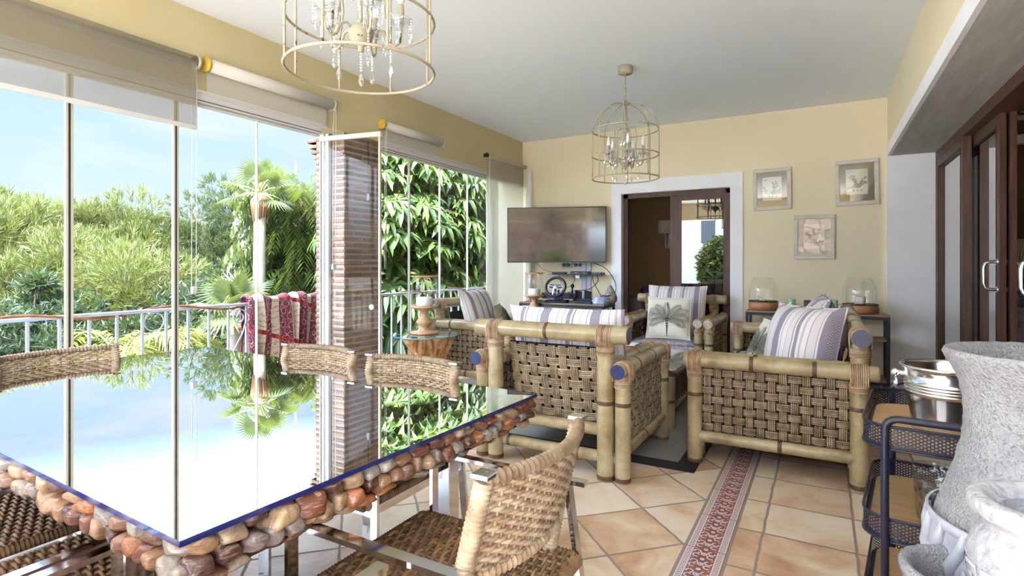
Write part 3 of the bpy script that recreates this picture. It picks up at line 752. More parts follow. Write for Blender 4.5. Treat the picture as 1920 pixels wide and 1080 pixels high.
# ------------------------------------------------------------------ cushions
def stripe_mat(name,rep=.30,off=.0,dark=srgb(126,118,136),seatc=False):
    m,t,b=new_mat(name); v=t.co(); x,y,z=t.sep(v)
    s=t.math('FRACT',t.math('ADD',t.math('DIVIDE',x,rep),off+5))
    W=srgb(232,226,222); W2=srgb(222,216,216); L=srgb(150,140,158); D=dark
    c=t.ramp(s,[(0,W),(.05,L),(.065,W),(.12,D),(.30,W),(.325,L),(.335,W2),(.46,L),(.47,W),(.56,srgb(196,188,196)),(.60,W),(.66,D),(.74,W),(.78,D),(.80,W2),(.93,L),(.94,W)],'CONSTANT')
    isd=t.ramp(s,[(0,(0,0,0)),(.12,(1,1,1)),(.30,(0,0,0)),(.66,(1,1,1)),(.74,(0,0,0))],'CONSTANT')
    xr=t.math('ABSOLUTE',t.math('SUBTRACT',t.math('FRACT',t.math('MULTIPLY',x,60/1.0)),.5)); zr=t.math('ABSOLUTE',t.math('SUBTRACT',t.math('FRACT',t.math('MULTIPLY',z,60)),.5))
    dia=t.math('FRACT',t.math('MULTIPLY',t.math('ADD',xr,zr),2.0))
    pat=t.ramp(t.math('ADD',dia,t.math('MULTIPLY_ADD',t.noise(v,220,2),.5,-.25)),[(.42,(0,0,0)),(.52,(1,1,1))])
    c=t.mix(t.math('MULTIPLY',isd,t.math('MULTIPLY',pat,.5)),c,srgb(206,198,208))
    t.link(c,b.inputs['Base Color']); b.inputs['Roughness'].default_value=.95
    wv=t.noise(v,400,2); wr=t.noise(v,7,3,.5,.8)
    t.link(t.bump(t.math('ADD',t.math('MULTIPLY',wv,.12),wr),.45,.02),b.inputs['Normal'])
    return m
M['stripe']=stripe_mat('striped_cushion_cloth',.29)
M['stripe2']=stripe_mat('striped_cushion_cloth_wide',.34,.55)
M['stripe3']=stripe_mat('grey_striped_cushion_cloth',.24,.3,srgb(104,98,110))
def seatcloth():
    m,t,b=new_mat('grey_damask'); v=t.co()
    n=t.ramp(t.noise(v,38,4,.6,1.5),[(.42,srgb(126,120,130)),(.56,srgb(176,170,178))])
    t.link(n,b.inputs['Base Color']); b.inputs['Roughness'].default_value=.95; t.link(t.bump(t.noise(v,9,3),.4,.02),b.inputs['Normal']); return m
M['seatc']=seatcloth()
M['ivory']=pm('ivory_cloth',srgb(228,222,206),.95,bump=.4,bscale=10,bdist=.012)
M['palmink']=pm('grey_green_print',srgb(84,92,78),.95); M['palmink2']=pm('pale_sage_print',srgb(186,186,150),.95)
M['green']=pm('moss_green_cloth',srgb(126,140,74),.95,bump=.3,bscale=12,bdist=.01)
def pil(w,h,th,u,v,s,wr=0):
    e=max(0,(1-abs(u)**2.6))**.55*max(0,(1-abs(v)**2.6))**.55
    y=s*th/2*e
    k=1-.05*(abs(v)**3)*(1-abs(u)**4); k2=1-.05*(abs(u)**3)*(1-abs(v)**4)
    if wr: y+=s*wr*e*(math.sin(u*9+v*4)*math.sin(v*7-u*3))
    return Vector((w/2*u*k2*k,y,h/2*v*k*k2))
def pillow_mb(w,h,th,wr=.004,n=22):
    mb=MB()
    mb.grid(lambda a,b:pil(w,h,th,2*a-1,2*b-1,1,wr),n,n,0)
    mb.grid(lambda a,b:pil(w,h,th,2*a-1,2*b-1,-1,wr),n,n,0,flip=True)
    return mb
def piping(mb,w,h,mi=0,r=.006):
    pts=[]
    n=16
    for k in range(4):
        for i in range(n):
            q=-1+2*i/n
            u,v=[(q,-1),(1,q),(-q,1),(-1,-q)][k]
            pts.append(pil(w,h,0,u,v,1))
    mb.tube(pts,r,6,mi,closed=True)
def cushion(name,label,cat,w,h,th,mat,loc,rot,group=None,palm=0,pipe=True,pipemat=None):
    t=thing(name,label,cat,loc,0,group,rot)
    mb=pillow_mb(w,h,th); mb.build('cover',mat,t)
    if pipe: mb=MB(); piping(mb,w,h); mb.build('piping',pipemat or mat,t)
    if palm:
        mb=MB(); r=random.Random(5)
        def P(x,z,e=.002): 
            u=max(-.98,min(.98,x/(w/2))); v=max(-.98,min(.98,z/(h/2))); p=pil(w,h,th,u,v,1,.004); return Vector((p.x,p.y+e,p.z))
        def leafp(a,b,wd,mi,e):
            a=Vector(a);b=Vector(b);d=b-a; nn=Vector((-d.y,d.x)).normalized()*wd; m=a+d*.45
            mb.add([P(a.x,a.y,e),P(m.x+nn.x,m.y+nn.y,e),P(b.x,b.y,e),P(m.x-nn.x,m.y-nn.y,e)],[(0,1,2,3),(3,2,1,0)],mi)
        def frond(x0,z0,ang,L,curl,mi,e):
            px,pz=x0,z0; n=16; a=ang
            for i in range(n):
                q=L/n; nx_,nz_=px+math.cos(a)*q,pz+math.sin(a)*q
                leafp((px,pz),(nx_,nz_),.0022,mi,e)
                ll=L*.36*math.sin(PI*(.16+.80*i/n))**.8
                for s in (-1,1):
                    b=a+s*(.95-.3*i/n)-.45*(1 if math.cos(a)>0 else -1)*.6
                    leafp((nx_,nz_),(nx_+math.cos(b)*ll,nz_+math.sin(b)*ll),.0026,mi,e+.0004)
                px,pz=nx_,nz_; a+=curl*(1 if math.cos(ang)<0 else -1)
        S=w/.46; z0=-.045*S
        for dx in (-.012,0,.013): 
            for k in range(8): leafp((dx*(k/8)**1.4,-.21*S+k*.025*S),(dx*((k+1)/8)**1.4,-.21*S+(k+1.2)*.025*S),.007,0,.0022)
        for ang,L,cu in ((1.57,.19,.01),(1.85,.21,.05),(1.29,.21,.05),(2.12,.235,.065),(1.02,.235,.065),(2.42,.235,.08),(.72,.235,.08),(2.75,.20,.09),(.4,.20,.09)):
            frond(0,z0,ang,L*S,cu,0,.0024)
        frond(-.05*S,-.01,3.6,.12*S,.05,1,.0018); frond(.06*S,.02,.5,.16*S,.06,1,.0018)
        mb.build('palm_print',[M['palmink'],M['palmink2']],t)
    return t
def seat_cushion(label,w,d,th,loc,rz,group=None):
    t=thing('seat_cushion',label,'seat cushion',loc,rz,group)
    mb=MB()
    def f(u,v,s):
        a=2*u-1;b=2*v-1; e=(max(0,1-abs(a)**6)**.4)*(max(0,1-abs(b)**6)**.4)
        return (w/2*a,d/2*b,th/2+s*th/2*(.55+.45*e)*(1 if e>0.02 else .5))
    mb.grid(lambda u,v:f(u,v,1),20,20); mb.grid(lambda u,v:f(u,v,-1),20,20,flip=True)
    n=20
    for (fu) in (lambda q:(q,0),lambda q:(1,q),lambda q:(1-q,1),lambda q:(0,1-q)):
        def side(a,b,fu=fu):
            u,v=fu(a); p=f(u,v,-1); q=f(u,v,1); k=.008*math.sin(PI*b); return (p[0]+(2*u-1)*k,p[1]+(2*v-1)*k,p[2]+(q[2]-p[2])*b)
        mb.grid(side,20,4)
    mb.build('cover',M['seatc'],t)
    mb=MB(); q=[]
    for (a,b) in ((-1,-1),(1,-1),(1,1),(-1,1)):
        for k in range(5): g=math.atan2(b,a)-PI/4+PI/2*k/4; q.append((a*(w/2-.05)+.054*math.cos(g),b*(d/2-.05)+.054*math.sin(g),th*.8))
    mb.tube(q,.007,6,closed=True); mb.build('piping',M['seatc'],t)
    return t
GS='grey damask seat cushions'
seat_cushion('grey patterned seat cushion on the bamboo armchair in front of the door',.70,.72,.13,(-1.47,6.23-.08,.312),PI,GS)
seat_cushion('grey patterned seat cushion of the armchair turned away from the viewer',.70,.72,.13,(-1.47,3.495+.08,.312),0,GS)
seat_cushion('grey patterned seat cushion on the armchair under the windows',.70,.72,.13,(-2.94,4.98,.312),-PI/2,GS)
for k,lab in enumerate(('nearest grey seat cushion on the long bamboo sofa','grey seat cushion in the middle of the long bamboo sofa','farthest grey seat cushion on the long sofa, by the far arm')):
    seat_cushion(lab,.62,.72,.13,(-.345,4.03+.64*k,.312),PI/2,GS)
GC='striped back cushions'
cushion('striped_cushion','pale striped lumbar cushion rising over the back of the armchair turned away from the viewer','cushion',.80,.50,.22,M['stripe2'],(-1.45,3.30,.725),(R(12),0,0),GC)
cushion('striped_cushion','striped back cushion on the armchair in front of the brown door','cushion',.66,.60,.20,M['stripe'],(-1.46,6.38,.71),(R(14),0,PI),GC)
cushion('striped_cushion','large grey striped cushion on the armchair under the windows','cushion',.62,.52,.20,M['stripe3'],(-3.13,4.84,.74),(R(18),R(0),-PI/2+.12),GC)
cushion('striped_cushion','plump striped cushion on the sofa, next to the blue-capped back rail end','cushion',.52,.58,.36,M['stripe'],(-.11,4.00,.70),(R(14),0,PI/2+.85),GC)
cushion('striped_cushion','striped cushion behind the nearest one in the middle of the sofa','cushion',.60,.58,.24,M['stripe2'],(-.05,4.66,.73),(R(14),0,PI/2+.1),GC)
cushion('striped_cushion','farthest striped cushion on the sofa, mostly hidden behind two others','cushion',.60,.56,.24,M['stripe'],(-.05,5.28,.72),(R(14),0,PI/2),GC)
cushion('scatter_cushion','ivory cushion printed with a palm tree on the armchair before the door','cushion',.47,.46,.15,M['ivory'],(-1.455,6.02,.665),(R(16),0,PI+.03),'palm print cushions',1,pipemat=M['ivory'])
cushion('scatter_cushion','ivory palm-print cushion leaning in the middle of the long sofa','cushion',.44,.44,.14,M['ivory'],(-.36,4.36,.635),(R(24),0,PI/2+.5),'palm print cushions',1,pipemat=M['ivory'])
cushion('scatter_cushion','dark palm-leaf cushion on the armchair under the windows','cushion',.36,.36,.12,pm('taupe_cloth',srgb(150,142,116),.95),(-2.90,4.95,.66),(R(25),0,-PI/2+.35),'palm print cushions',1)
cushion('scatter_cushion','moss green cushion tucked behind the palm-print cushion on the sofa','cushion',.42,.42,.12,M['green'],(-.22,4.72,.69),(R(22),0,PI/2+.2))
# ------------------------------------------------------------------ coffee table, tray box, rug
def rug():
    t=thing('floor_rug','grey woven rug with a black border under the bamboo seating','rug',(0,0,0))
    x0,x1,y0,y1=-2.75,-.67,3.39,6.1; bw=.12
    mb=MB(); mb.box((x0+bw,y0+bw,0),(x1-bw,y1-bw,.008)); 
    m,tt,b=new_mat('grey_sisal'); v=tt.pos(); ck=tt.noise(tt.mapv(v,(140,140,1)),1.5,2)
    tt.link(tt.ramp(ck,[(.35,srgb(104,102,94)),(.65,srgb(158,156,146))]),b.inputs['Base Color']); b.inputs['Roughness'].default_value=.95
    mb.build('field',m,t)
    mb=MB()
    mb.box((x0,y0,0),(x1,y0+bw,.009)); mb.box((x0,y1-bw,0),(x1,y1,.009)); mb.box((x0,y0+bw,0),(x0+bw,y1-bw,.009)); mb.box((x1-bw,y0+bw,0),(x1,y1-bw,.009))
    mb.build('border',pm('black_rug_border',srgb(40,34,34),.95,var=srgb(26,22,24),scale=90),t)
rug()
def coffee():
    t=thing('coffee_table','dark wooden coffee table with a glossy top between the bamboo seats','coffee table',(-1.45,4.72,.009))
    wd=pm('dark_stained_wood',srgb(88,60,42),.35,var=srgb(60,40,30),scale=5,stretch=(8,1,8))
    hx,hy=.50,.56
    mb=MB(); mb.box((-hx,-hy,.40),(hx,hy,.43),0,None,.005); mb.build('tabletop',wd,t)
    mb=MB(); mb.box((-hx+.02,-hy+.02,.4305),(hx-.02,hy-.02,.4385)); mb.build('glass_sheet',pm('table_glass',(.04,.045,.045),.02,spec=1.0,coat=1),t)
    for sx in (-1,1):
        for sy in (-1,1):
            mb=MB(); pole(mb,(sx*(hx-.07),sy*(hy-.07),0),(sx*(hx-.07),sy*(hy-.07),.40),.045,(.5,)); mb.build('leg',[M['bamboo'],M['node'],M['caplight']],t)
    mb=MB()
    for s in (-1,1): pole(mb,(s*(hx-.07),-hy+.07,.14),(s*(hx-.07),hy-.07,.14),.03,(.5,)); pole(mb,(-hx+.07,s*(hy-.07),.14),(hx-.07,s*(hy-.07),.14),.03,(.5,))
    mb.build('stretcher',[M['bamboo'],M['node'],M['caplight']],t)
    mb=MB()
    for k in range(12): x=-hx+.1+k*(2*hx-.2)/11; mb.box((x-.008,hy-.06,.15),(x+.008,hy-.045,.4)); mb.box((x-.008,-hy+.045,.15),(x+.008,-hy+.06,.4))
    for k in range(12): y=-hy+.1+k*(2*hy-.2)/11; mb.box((hx-.06,y-.008,.15),(hx-.045,y+.008,.4)); mb.box((-hx+.045,y-.008,.15),(-hx+.06,y+.008,.4))
    mb.build('spindles',wd,t)
coffee()
t=thing('serving_box','small wooden tray box with white paper napkins, on the coffee table','tray box',(-1.58,4.75,.448),.1)
mb=MB(); w=.15; d=.11
mb.box((-w,-d,0),(w,d,.008)); 
for a,b in (((-w,-d,.05),(w,-d+.01,.085)),((-w,d-.01,.05),(w,d,.085)),((-w,-d,.05),(-w+.01,d,.085)),((w-.01,-d,.05),(w,d,.085))): mb.box(a,b)
for sx in (-1,1):
    for sy in (-1,1): mb.box((sx*(w-.008)-.008,sy*(d-.008)-.008,0),(sx*(w-.008)+.008,sy*(d-.008)+.008,.085))
mb.build('box',pm('honey_wood',srgb(172,118,66),.5,var=srgb(140,90,48),scale=6,stretch=(1,8,1)),t)
mb=MB(); mb.grid(lambda u,v:(-w*1.02+2.04*w*u,-d*1.05+2.1*d*v,.092+.006*math.sin(u*7)*math.sin(v*6)),14,10); o=mb.build('napkin',pm('white_napkin',srgb(238,238,240),.9),t)
t=thing('glass_pebble','clear glass pebble lying on the white napkin','ornament',(-1.57,4.74,.548)); mb=MB(); mb.ball((0,0,.012),.03,10,0,(1,.8,.5)); mb.build('pebble',M['crystal'],t)
# ------------------------------------------------------------------ driftwood side tables + hurricane lamps
def driftwood():
    mb=MB(); r=random.Random(4)
    def fn(u,v):
        a=2*PI*u; z=v*.575
        base=.185-.06*math.sin(PI*v)+.05*max(0,v-.62)*2.4+.06*max(0,.25-v)*3
        lob=.16*math.sin(3*a+1.3*v)+.10*math.sin(5*a-2.5*v+1)+.06*math.sin(9*a+6*v)+.035*math.sin(19*a+3*math.sin(5*v))+.02*math.sin(31*a+9*v)
        q=base*(1+lob*(.75+.5*abs(v-.5)))
        return (q*math.cos(a)+.04*math.sin(3*v),q*math.sin(a)+.03*math.sin(4*v+1),z)
    mb.grid(fn,120,40); mb.add([fn(k/60,1) for k in range(60)],[list(range(60))]); 
    for a,sg in ((.3,1),(2.2,1),(4.4,1)):   # gnarled branches up to the glass
        pts=[(.07*math.cos(a),.07*math.sin(a),.2),(.15*math.cos(a+.2),.15*math.sin(a+.2),.36),(.20*math.cos(a+.35),.20*math.sin(a+.35),.5),(.215*math.cos(a+.45),.215*math.sin(a+.45),.578)]
        mb.tube(pts,[.07,.055,.05,.042],10)
    return mb
dw=None
def dw_mat():
    m,t,b=new_mat('driftwood'); v=t.co(); n=t.noise(t.mapv(v,(7,7,1.2)),3,6,.65,1.2); n2=t.noise(v,24,4)
    c=t.ramp(n,[(.3,srgb(116,76,44)),(.5,srgb(178,128,80)),(.68,srgb(214,178,130))]); t.link(c,b.inputs['Base Color']); b.inputs['Roughness'].default_value=.6
    t.link(t.bump(t.math('ADD',n,t.math('MULTIPLY',n2,.3)),.7,.02),b.inputs['Normal']); return m
M['drift']=dw_mat()
M['cyanedge']=pm('teal_glass_edge',srgb(60,140,150),.1,spec=1)
M['glasstop']=glass_thin('round_glass',(.86,.93,.92),1.5,0,.10)
M['palewood']=pm('turned_pale_wood',srgb(196,164,128),.5,var=srgb(174,138,100),scale=5,stretch=(6,6,1))
M['candle']=pm('white_candle',srgb(240,238,232),.6)
def sidetable():
    t=thing('side_table','round glass side table on a driftwood stump beside the brick pillar','side table',(-3.25,4.10,0),.4,'driftwood side tables')
    driftwood().build('stump',M['drift'],t)
    mb=MB(); mb.lathe([(.001,.58),(.312,.58)],64,0,False,caps=False); mb.lathe([(.312,.592),(.001,.592)],64,0,False,caps=False); mb.lathe([(.312,.58),(.315,.583),(.315,.589),(.312,.592)],64,1,True,caps=False)
    mb.build('glass_top',[M['glasstop'],M['cyanedge']],t); return t
st=sidetable(); dup(st,(-3.33,6.28,0),2.2,'round glass side table in the far corner by the long blind')
def hurricane():
    t=thing('hurricane_lamp','glass hurricane candle holder on a pale turned stand, beside the brick pillar','candle holder',(-3.29,4.13,.593),0,'hurricane candle holders')
    mb=MB(); mb.lathe([(.001,0),(.132,0),(.135,.01),(.13,.018),(.07,.026),(.05,.05),(.048,.065),(.062,.085),(.075,.10),(.075,.115),(.055,.14),(.036,.16),(.032,.18),(.042,.21),(.085,.232),(.128,.245),(.134,.252),(.132,.262),(.001,.262)],40); mb.build('stand',M['palewood'],t)
    mb=MB(); mb.lathe([(.108,.262),(.118,.27),(.126,.33),(.124,.45),(.112,.53),(.108,.535),(.104,.53),(.120,.45),(.122,.33),(.114,.272)],40,caps=False); mb.build('glass_chimney',M['dome'],t)
    mb=MB(); mb.lathe([(.104,.532),(.124,.532),(.126,.54),(.122,.547),(.104,.547)],40,caps=False); mb.build('wood_ring',pm('honey_ring',srgb(190,140,92),.5),t)
    mb=MB(); mb.lathe([(.001,.263),(.075,.263),(.077,.27),(.077,.335),(.07,.343),(.001,.338)],30); c=mb.build('candle',M['candle'],t)
    return t
hl=hurricane(); h2=dup(hl,(-3.22,6.27,.593),1.,'glass hurricane candle holder on the corner table, beside the game wheel')
# ================================================================== DINING TABLE
def tb(px,py,z=.76):
    th=math.atan((1543-960)/1031.); u=(px-960)/1031; k=(495-py)/1031; tt=(z-1.25)/k
    return Vector(((-math.sin(th)+u*math.cos(th))*tt,(math.cos(th)+u*math.sin(th))*tt,0))
Nn=tb(337,1015); Rr=tb(1007,738); Ff=tb(375,654)
ay=(Rr-Nn).normalized(); ax=Vector((-ay.y,ay.x,0)); TW=(Nn-Rr).dot(ay)
TL=2.26; TC=Rr+ax*(TL/2)+ay*(TW/2); tang=math.atan2(-ax.y,-ax.x)   # local +x = towards R end, +y = towards R-F edge
hx,hy=TL/2,abs(TW)/2
tab=thing('dining_table','large dining table with a glass top over rows of polished wood chunks','dining table',TC,tang)
M['tglass']=glass_thin('reflective_table_glass',(.92,.95,.97),1.5,0,.78)
mb=MB(); zt=.76; zb=.748
mb.add([(-hx,-hy,zt),(hx,-hy,zt),(hx,hy,zt),(-hx,hy,zt)],[(0,1,2,3)],0)
mb.add([(-hx,-hy,zb),(hx,-hy,zb),(hx,hy,zb),(-hx,hy,zb)],[(3,2,1,0)],2)
mb.add([(-hx,-hy,zb),(hx,-hy,zb),(hx,hy,zb),(-hx,hy,zb),(-hx,-hy,zt),(hx,-hy,zt),(hx,hy,zt),(-hx,hy,zt)],[(0,1,5,4),(1,2,6,5),(2,3,7,6),(3,0,4,7)],1)
mclear=glass_thin('glass_underside',(.97,.98,.98),1.02)
mb.build('glass_top',[M['tglass'],pm('blue_glass_edge',srgb(14,30,96),.08,spec=1),mclear],tab)
mb=MB(); mb.box((-hx+.055,-hy+.055,.640),(hx-.055,hy-.055,.715)); mb.build('top_frame',pm('dark_red_board',srgb(86,48,32),.5,var=srgb(56,32,24),scale=5,stretch=(1,6,6)),tab)
def chunk_mat(name,isl):
    m,t,b=new_mat(name)
    rn=(t.new('ShaderNodeNewGeometry').outputs['Random Per Island'] if isl else t.new('ShaderNodeObjectInfo').outputs['Random'])
    v=t.co()
    c1=t.ramp(rn,[(0,srgb(178,146,108)),(.13,srgb(112,58,34)),(.24,srgb(164,124,86)),(.35,srgb(78,44,32)),(.46,srgb(158,146,130)),(.58,srgb(164,98,48)),(.66,srgb(140,100,70)),(.76,srgb(100,62,46)),(.84,srgb(166,140,112)),(.93,srgb(126,112,102))],'CONSTANT')
    oi=t.new('ShaderNodeObjectInfo').outputs['Random']; n=t.noise(t.mapv(t.pos(),(1,1,.5)),30,6,.7,2.2); n2=t.noise(t.mapv(t.pos(),(30,30,170)),1.2,4)
    c=t.mix(t.ramp(n,[(.48,(0,0,0)),(.72,(.75,.75,.75))]),c1,srgb(92,46,28)); c=t.mix(t.ramp(n2,[(.5,(0,0,0)),(.8,(.5,.5,.5))]),c,srgb(206,186,158))
    t.link(c,b.inputs['Base Color']); b.inputs['Roughness'].default_value=.28; b.inputs['Coat Weight'].default_value=.3
    t.link(t.bump(t.math('ADD',n,n2),.4,.008),b.inputs['Normal']); return m
M['chunk']=chunk_mat('polished_wood_chunk',False); M['chunks']=chunk_mat('polished_wood_chunks',True)
def chunk_verts(r,n=6):
    """irregular tumbled block in unit box"""
    vs=[];fs=[];idx={}
    cuts=[(Vector((r.uniform(-1,1),r.uniform(-1,1),r.uniform(-1,1))).normalized(),r.uniform(.80,.98)) for _ in range(6)]
    pw=r.uniform(4,7)
    def pt(d):
        d=Vector(d); m=(abs(d.x)**pw+abs(d.y)**pw+abs(d.z)**pw)**(1/pw); p=d/m
        for nn,k in cuts:
            q=p.dot(nn)
            if q>k: p=p-nn*(q-k)*.95
        return p
    for f in range(6):
        for j in range(n+1):
            for i in range(n+1):
                a=-1+2*i/n; b_=-1+2*j/n
                d=[(1,a,b_),(-1,-a,b_),(-a,1,b_),(a,-1,b_),(a,b_,1),(a,-b_,-1)][f]
                key=tuple(round(q,4) for q in d)
                if key not in idx: idx[key]=len(vs); vs.append(pt(d))
        for j in range(n):
            for i in range(n):
                q=[]
                for a,b_ in ((i,j),(i+1,j),(i+1,j+1),(i,j+1)):
                    A=-1+2*a/n;B=-1+2*b_/n
                    d=[(1,A,B),(-1,-A,B),(-A,1,B),(A,-1,B),(A,B,1),(A,-B,-1)][f]; q.append(idx[tuple(round(w,4) for w in d)])
                fs.append(q)
    return vs,fs
rc=random.Random(21); CHV=[chunk_verts(rc) for _ in range(9)]; CHM=[]
for vs,fs in CHV:
    mb=MB(); mb.add(vs,fs,0,True); me=bpy.data.meshes.new('wood_chunk'); me.from_pydata(mb.v,[],mb.f); me.materials.append(M['chunk']); me.polygons.foreach_set('use_smooth',mb.sm); me.update(); CHM.append(me)
stuff=MB(); nch=0
def put(x,y,z,sx,sy,sz,rot,asobj):
    """chunk at local table position; sizes are half extents"""
    k=rc.randrange(9)
    if asobj:
        o=bpy.data.objects.new('wood_chunk',CHM[k]); COL.objects.link(o); o.parent=tab; o.location=(x,y,z); o.scale=(sx,sy,sz); o.rotation_euler=rot
    else:
        T=Matrix.Translation((x,y,z))@Euler(rot).to_matrix().to_4x4()@Matrix.Diagonal((sx,sy,sz,1)); stuff.add(CHV[k][0],CHV[k][1],0,True,T)
def edge_run(p0,p1,out,vis):
    """rows of chunks along an edge, out = outward normal"""
    global nch
    p0=Vector(p0);p1=Vector(p1);d=(p1-p0);L=d.length;d.normalize(); ang=math.atan2(d.y,d.x); out=Vector(out)
    for row,(zc,hz,dep,wmin,wmax,o_) in enumerate(((.727,.020,.046,.025,.044,-.008),(.692,.021,.038,.019,.029,.000),(.662,.012,.046,.026,.044,-.024))):
        s=rc.uniform(0,.02)
        while s<L-.02:
            w=rc.uniform(wmin,wmax); c=p0+d*(s+w)+out*(o_-dep*.7+rc.uniform(-.006,.008))
            a=vis and nch<98
            if row==2 and rc.random()<.2: s+=2*w; continue
            put(c.x,c.y,zc+rc.uniform(-.006,.006),w*.97,dep*.8,hz*rc.uniform(.86,1.02),(rc.uniform(-.12,.12),rc.uniform(-.2,.2),ang+rc.uniform(-.12,.12)),a)
            if a: nch+=1
            s+=2*w*.97
edge_run((hx,-hy,0),(hx,hy,0),(1,0,0),True)          # the N-R end, nearest to the camera
edge_run((hx,-hy,0),(-hx,-hy,0),(0,-1,0),True)
edge_run((hx,hy,0),(-hx,hy,0),(0,1,0),False); edge_run((-hx,-hy,0),(-hx,hy,0),(-1,0,0),False)
y=-hy+.09
while y<hy-.07:
    x=-hx+.1
    while x<hx-.08:
        w=rc.uniform(.028,.05); put(x+w,y+rc.uniform(-.012,.012),.712+rc.uniform(-.006,.008),w*1.05,rc.uniform(.03,.042),.027,(rc.uniform(-.25,.25),rc.uniform(-.25,.25),rc.uniform(-.6,.6)),False); x+=1.9*w
    y+=.066
stuff.build('wood_chunk_bed',M['chunks'],tab,'stuff')
for sx in (-1,1):
    for sy in (-1,1):
        mb=MB(); x=sx*(hx-.36); yy=sy*(hy-.085); mb.box((x-.032,yy-.032,0),(x+.032,yy+.032,.655),0,None,.003); mb.build('leg',M['chrome'],tab)
# ================================================================== DINING CHAIRS
def cane_panel(nr,ns,P,amp,rc_,pitch_ofs=0,per=4):
    """rows of weft strands over stakes; P(u,v)->(point, normal)"""
    mb=MB()
    for j in range(nr):
        v=(j+.5)/nr; pts=[]; n=ns*per
        for i in range(n+1):
            u=i/n; p,nn=P(u,v); off=amp*math.cos(PI*u*ns)*(1 if j%2 else -1); pts.append(p+nn*off)
        mb.tube(pts,rc_*random.uniform(.92,1.12),5,0,True,True)
    return mb
def wrapped(mb,pts,r,mi=0,pitch=.011):
    """bar wound with strands: ribbed tube along a polyline"""
    P=[Vector(p) for p in pts]; out=[];rr=[]
    for a,b in zip(P[:-1],P[1:]):
        L=(b-a).length; n=max(2,int(L/pitch)*3)
        for i in range(n): out.append(a.lerp(b,i/n)); rr.append(r+(.0036 if i%3==1 else (-.0032 if i%3==0 else .0012)))
    out.append(P[-1]); rr.append(r); mb.tube(out,rr,10,mi)
def dchair():
    t=thing('dining_chair','','chair',(0,0,0),0,'wicker and chrome dining chairs')
    W=.237; zt=.835; z0=.605
    def backc(u,v):   # v 0 bottom .. 1 top
        x=-W+2*W*u; y=-.235-.055*v-.062*(1-(2*u-1)**2); return Vector((x,y,z0+(zt-z0-.012)*v))
    def PB(u,v): 
        p=backc(u,v); n=Vector((.5*(2*u-1)*1.0,-1,-.2)).normalized(); return p,n
    mb=cane_panel(20,20,PB,.0046,.0054); 
    for k in range(21):
        u=k/20; mb.tube([backc(u,v) for v in (0,.5,1)],.004,5)
    mb.build('backrest',M['wicker'],t)
    mb=MB(); 
    for u in (0,1):
        s=-1 if u==0 else 1
        wrapped(mb,[(s*W,-.205,.45),backc(u,0),backc(u,1)],.0185)
    top=[backc(k/16,1.0) for k in range(17)]; wrapped(mb,top,.0135); bot=[backc(k/16,0.0) for k in range(17)]; wrapped(mb,bot,.0125)
    mb.build('back_frame',M['wicker'],t)
    for s in (-1,1):
        mb=MB(); p=backc(0 if s<0 else 1,1); mb.box((s*W-.021,p.y-.021,zt-.006),(s*W+.021,p.y+.021,zt+.004),0,None,.002); mb.build('end_cap',M['chrome'],t)
    SW=.245
    def PS(u,v):
        return Vector((-SW+2*SW*u,-.285+.525*v,.452-.012*math.sin(PI*v)*math.sin(PI*u))),Vector((0,0,1))
    mb=cane_panel(38,15,PS,.0055,.0060); 
    for k in range(16): mb.tube([PS(k/15,v)[0] for v in (0,.5,1)],.005,5)
    mb.build('seat',M['wickerseat'],t)
    mb=MB()
    wrapped(mb,[(-SW,-.285,.44),(SW,-.285,.44)],.016); wrapped(mb,[(-SW,.24,.44),(SW,.24,.44)],.018); wrapped(mb,[(-SW-.004,-.285,.44),(-SW-.004,.24,.44)],.016); wrapped(mb,[(SW+.004,-.285,.44),(SW+.004,.24,.44)],.016)
    mb.build('seat_rim',M['wickerseat'],t)
    A=.275
    for s in (-1,1):
        x=s*A
        mb=MB(); mb.bar((x,-.30,.640),(x,.24,.640),.030,.012); mb.build('armrest',M['chrome'],t)
        mb=MB(); mb.bar((x,.228,.634),(x,.228,0),.030,.012,up=(0,1,0)); mb.build('leg',M['chrome'],t)
        mb=MB(); mb.bar((x,-.245,.634),(x,-.335,0),.030,.014,up=(0,1,0)); mb.build('leg',M['chrome'],t)
        mb=MB(); mb.bar((x-s*.012,-.27,.42),(x-s*.012,.228,.42),.014,.03); mb.build('seat_rail',M['chrome'],t)
    for y in (.226,-.27): mb=MB(); mb.bar((-A,y,.415),(A,y,.415),.012,.03); mb.build('seat_rail',M['chrome'],t)
    return t
c0=dchair()
c0.location=(-.872,1.155,0); c0.rotation_euler=(0,0,PI/2); c0['label']='wicker and chrome chair pulled out from the glass table, seen from behind'
for (x,y,rz,lab) in ((-1.577,1.60,PI,'wicker chair behind the glass table, the one nearer the bamboo armchair'),
    (-2.185,1.62,PI,'wicker chair behind the glass table, the one in front of the brick pillar'),
    (-2.893,1.225,-PI/2,'wicker chair at the window end of the glass table, its back against the railing view'),
    (-2.245,.58,0,'wicker chair tucked under the near long side, the one closer to the windows'),
    (-1.645,.565,0,'wicker chair tucked under the near long side, its seat crossed by a chrome arm'),
    (-1.05,.60,0,'wicker chair mostly hidden under the near table corner beside a chrome leg')):
    dup(c0,(x,y,0),rz,lab)
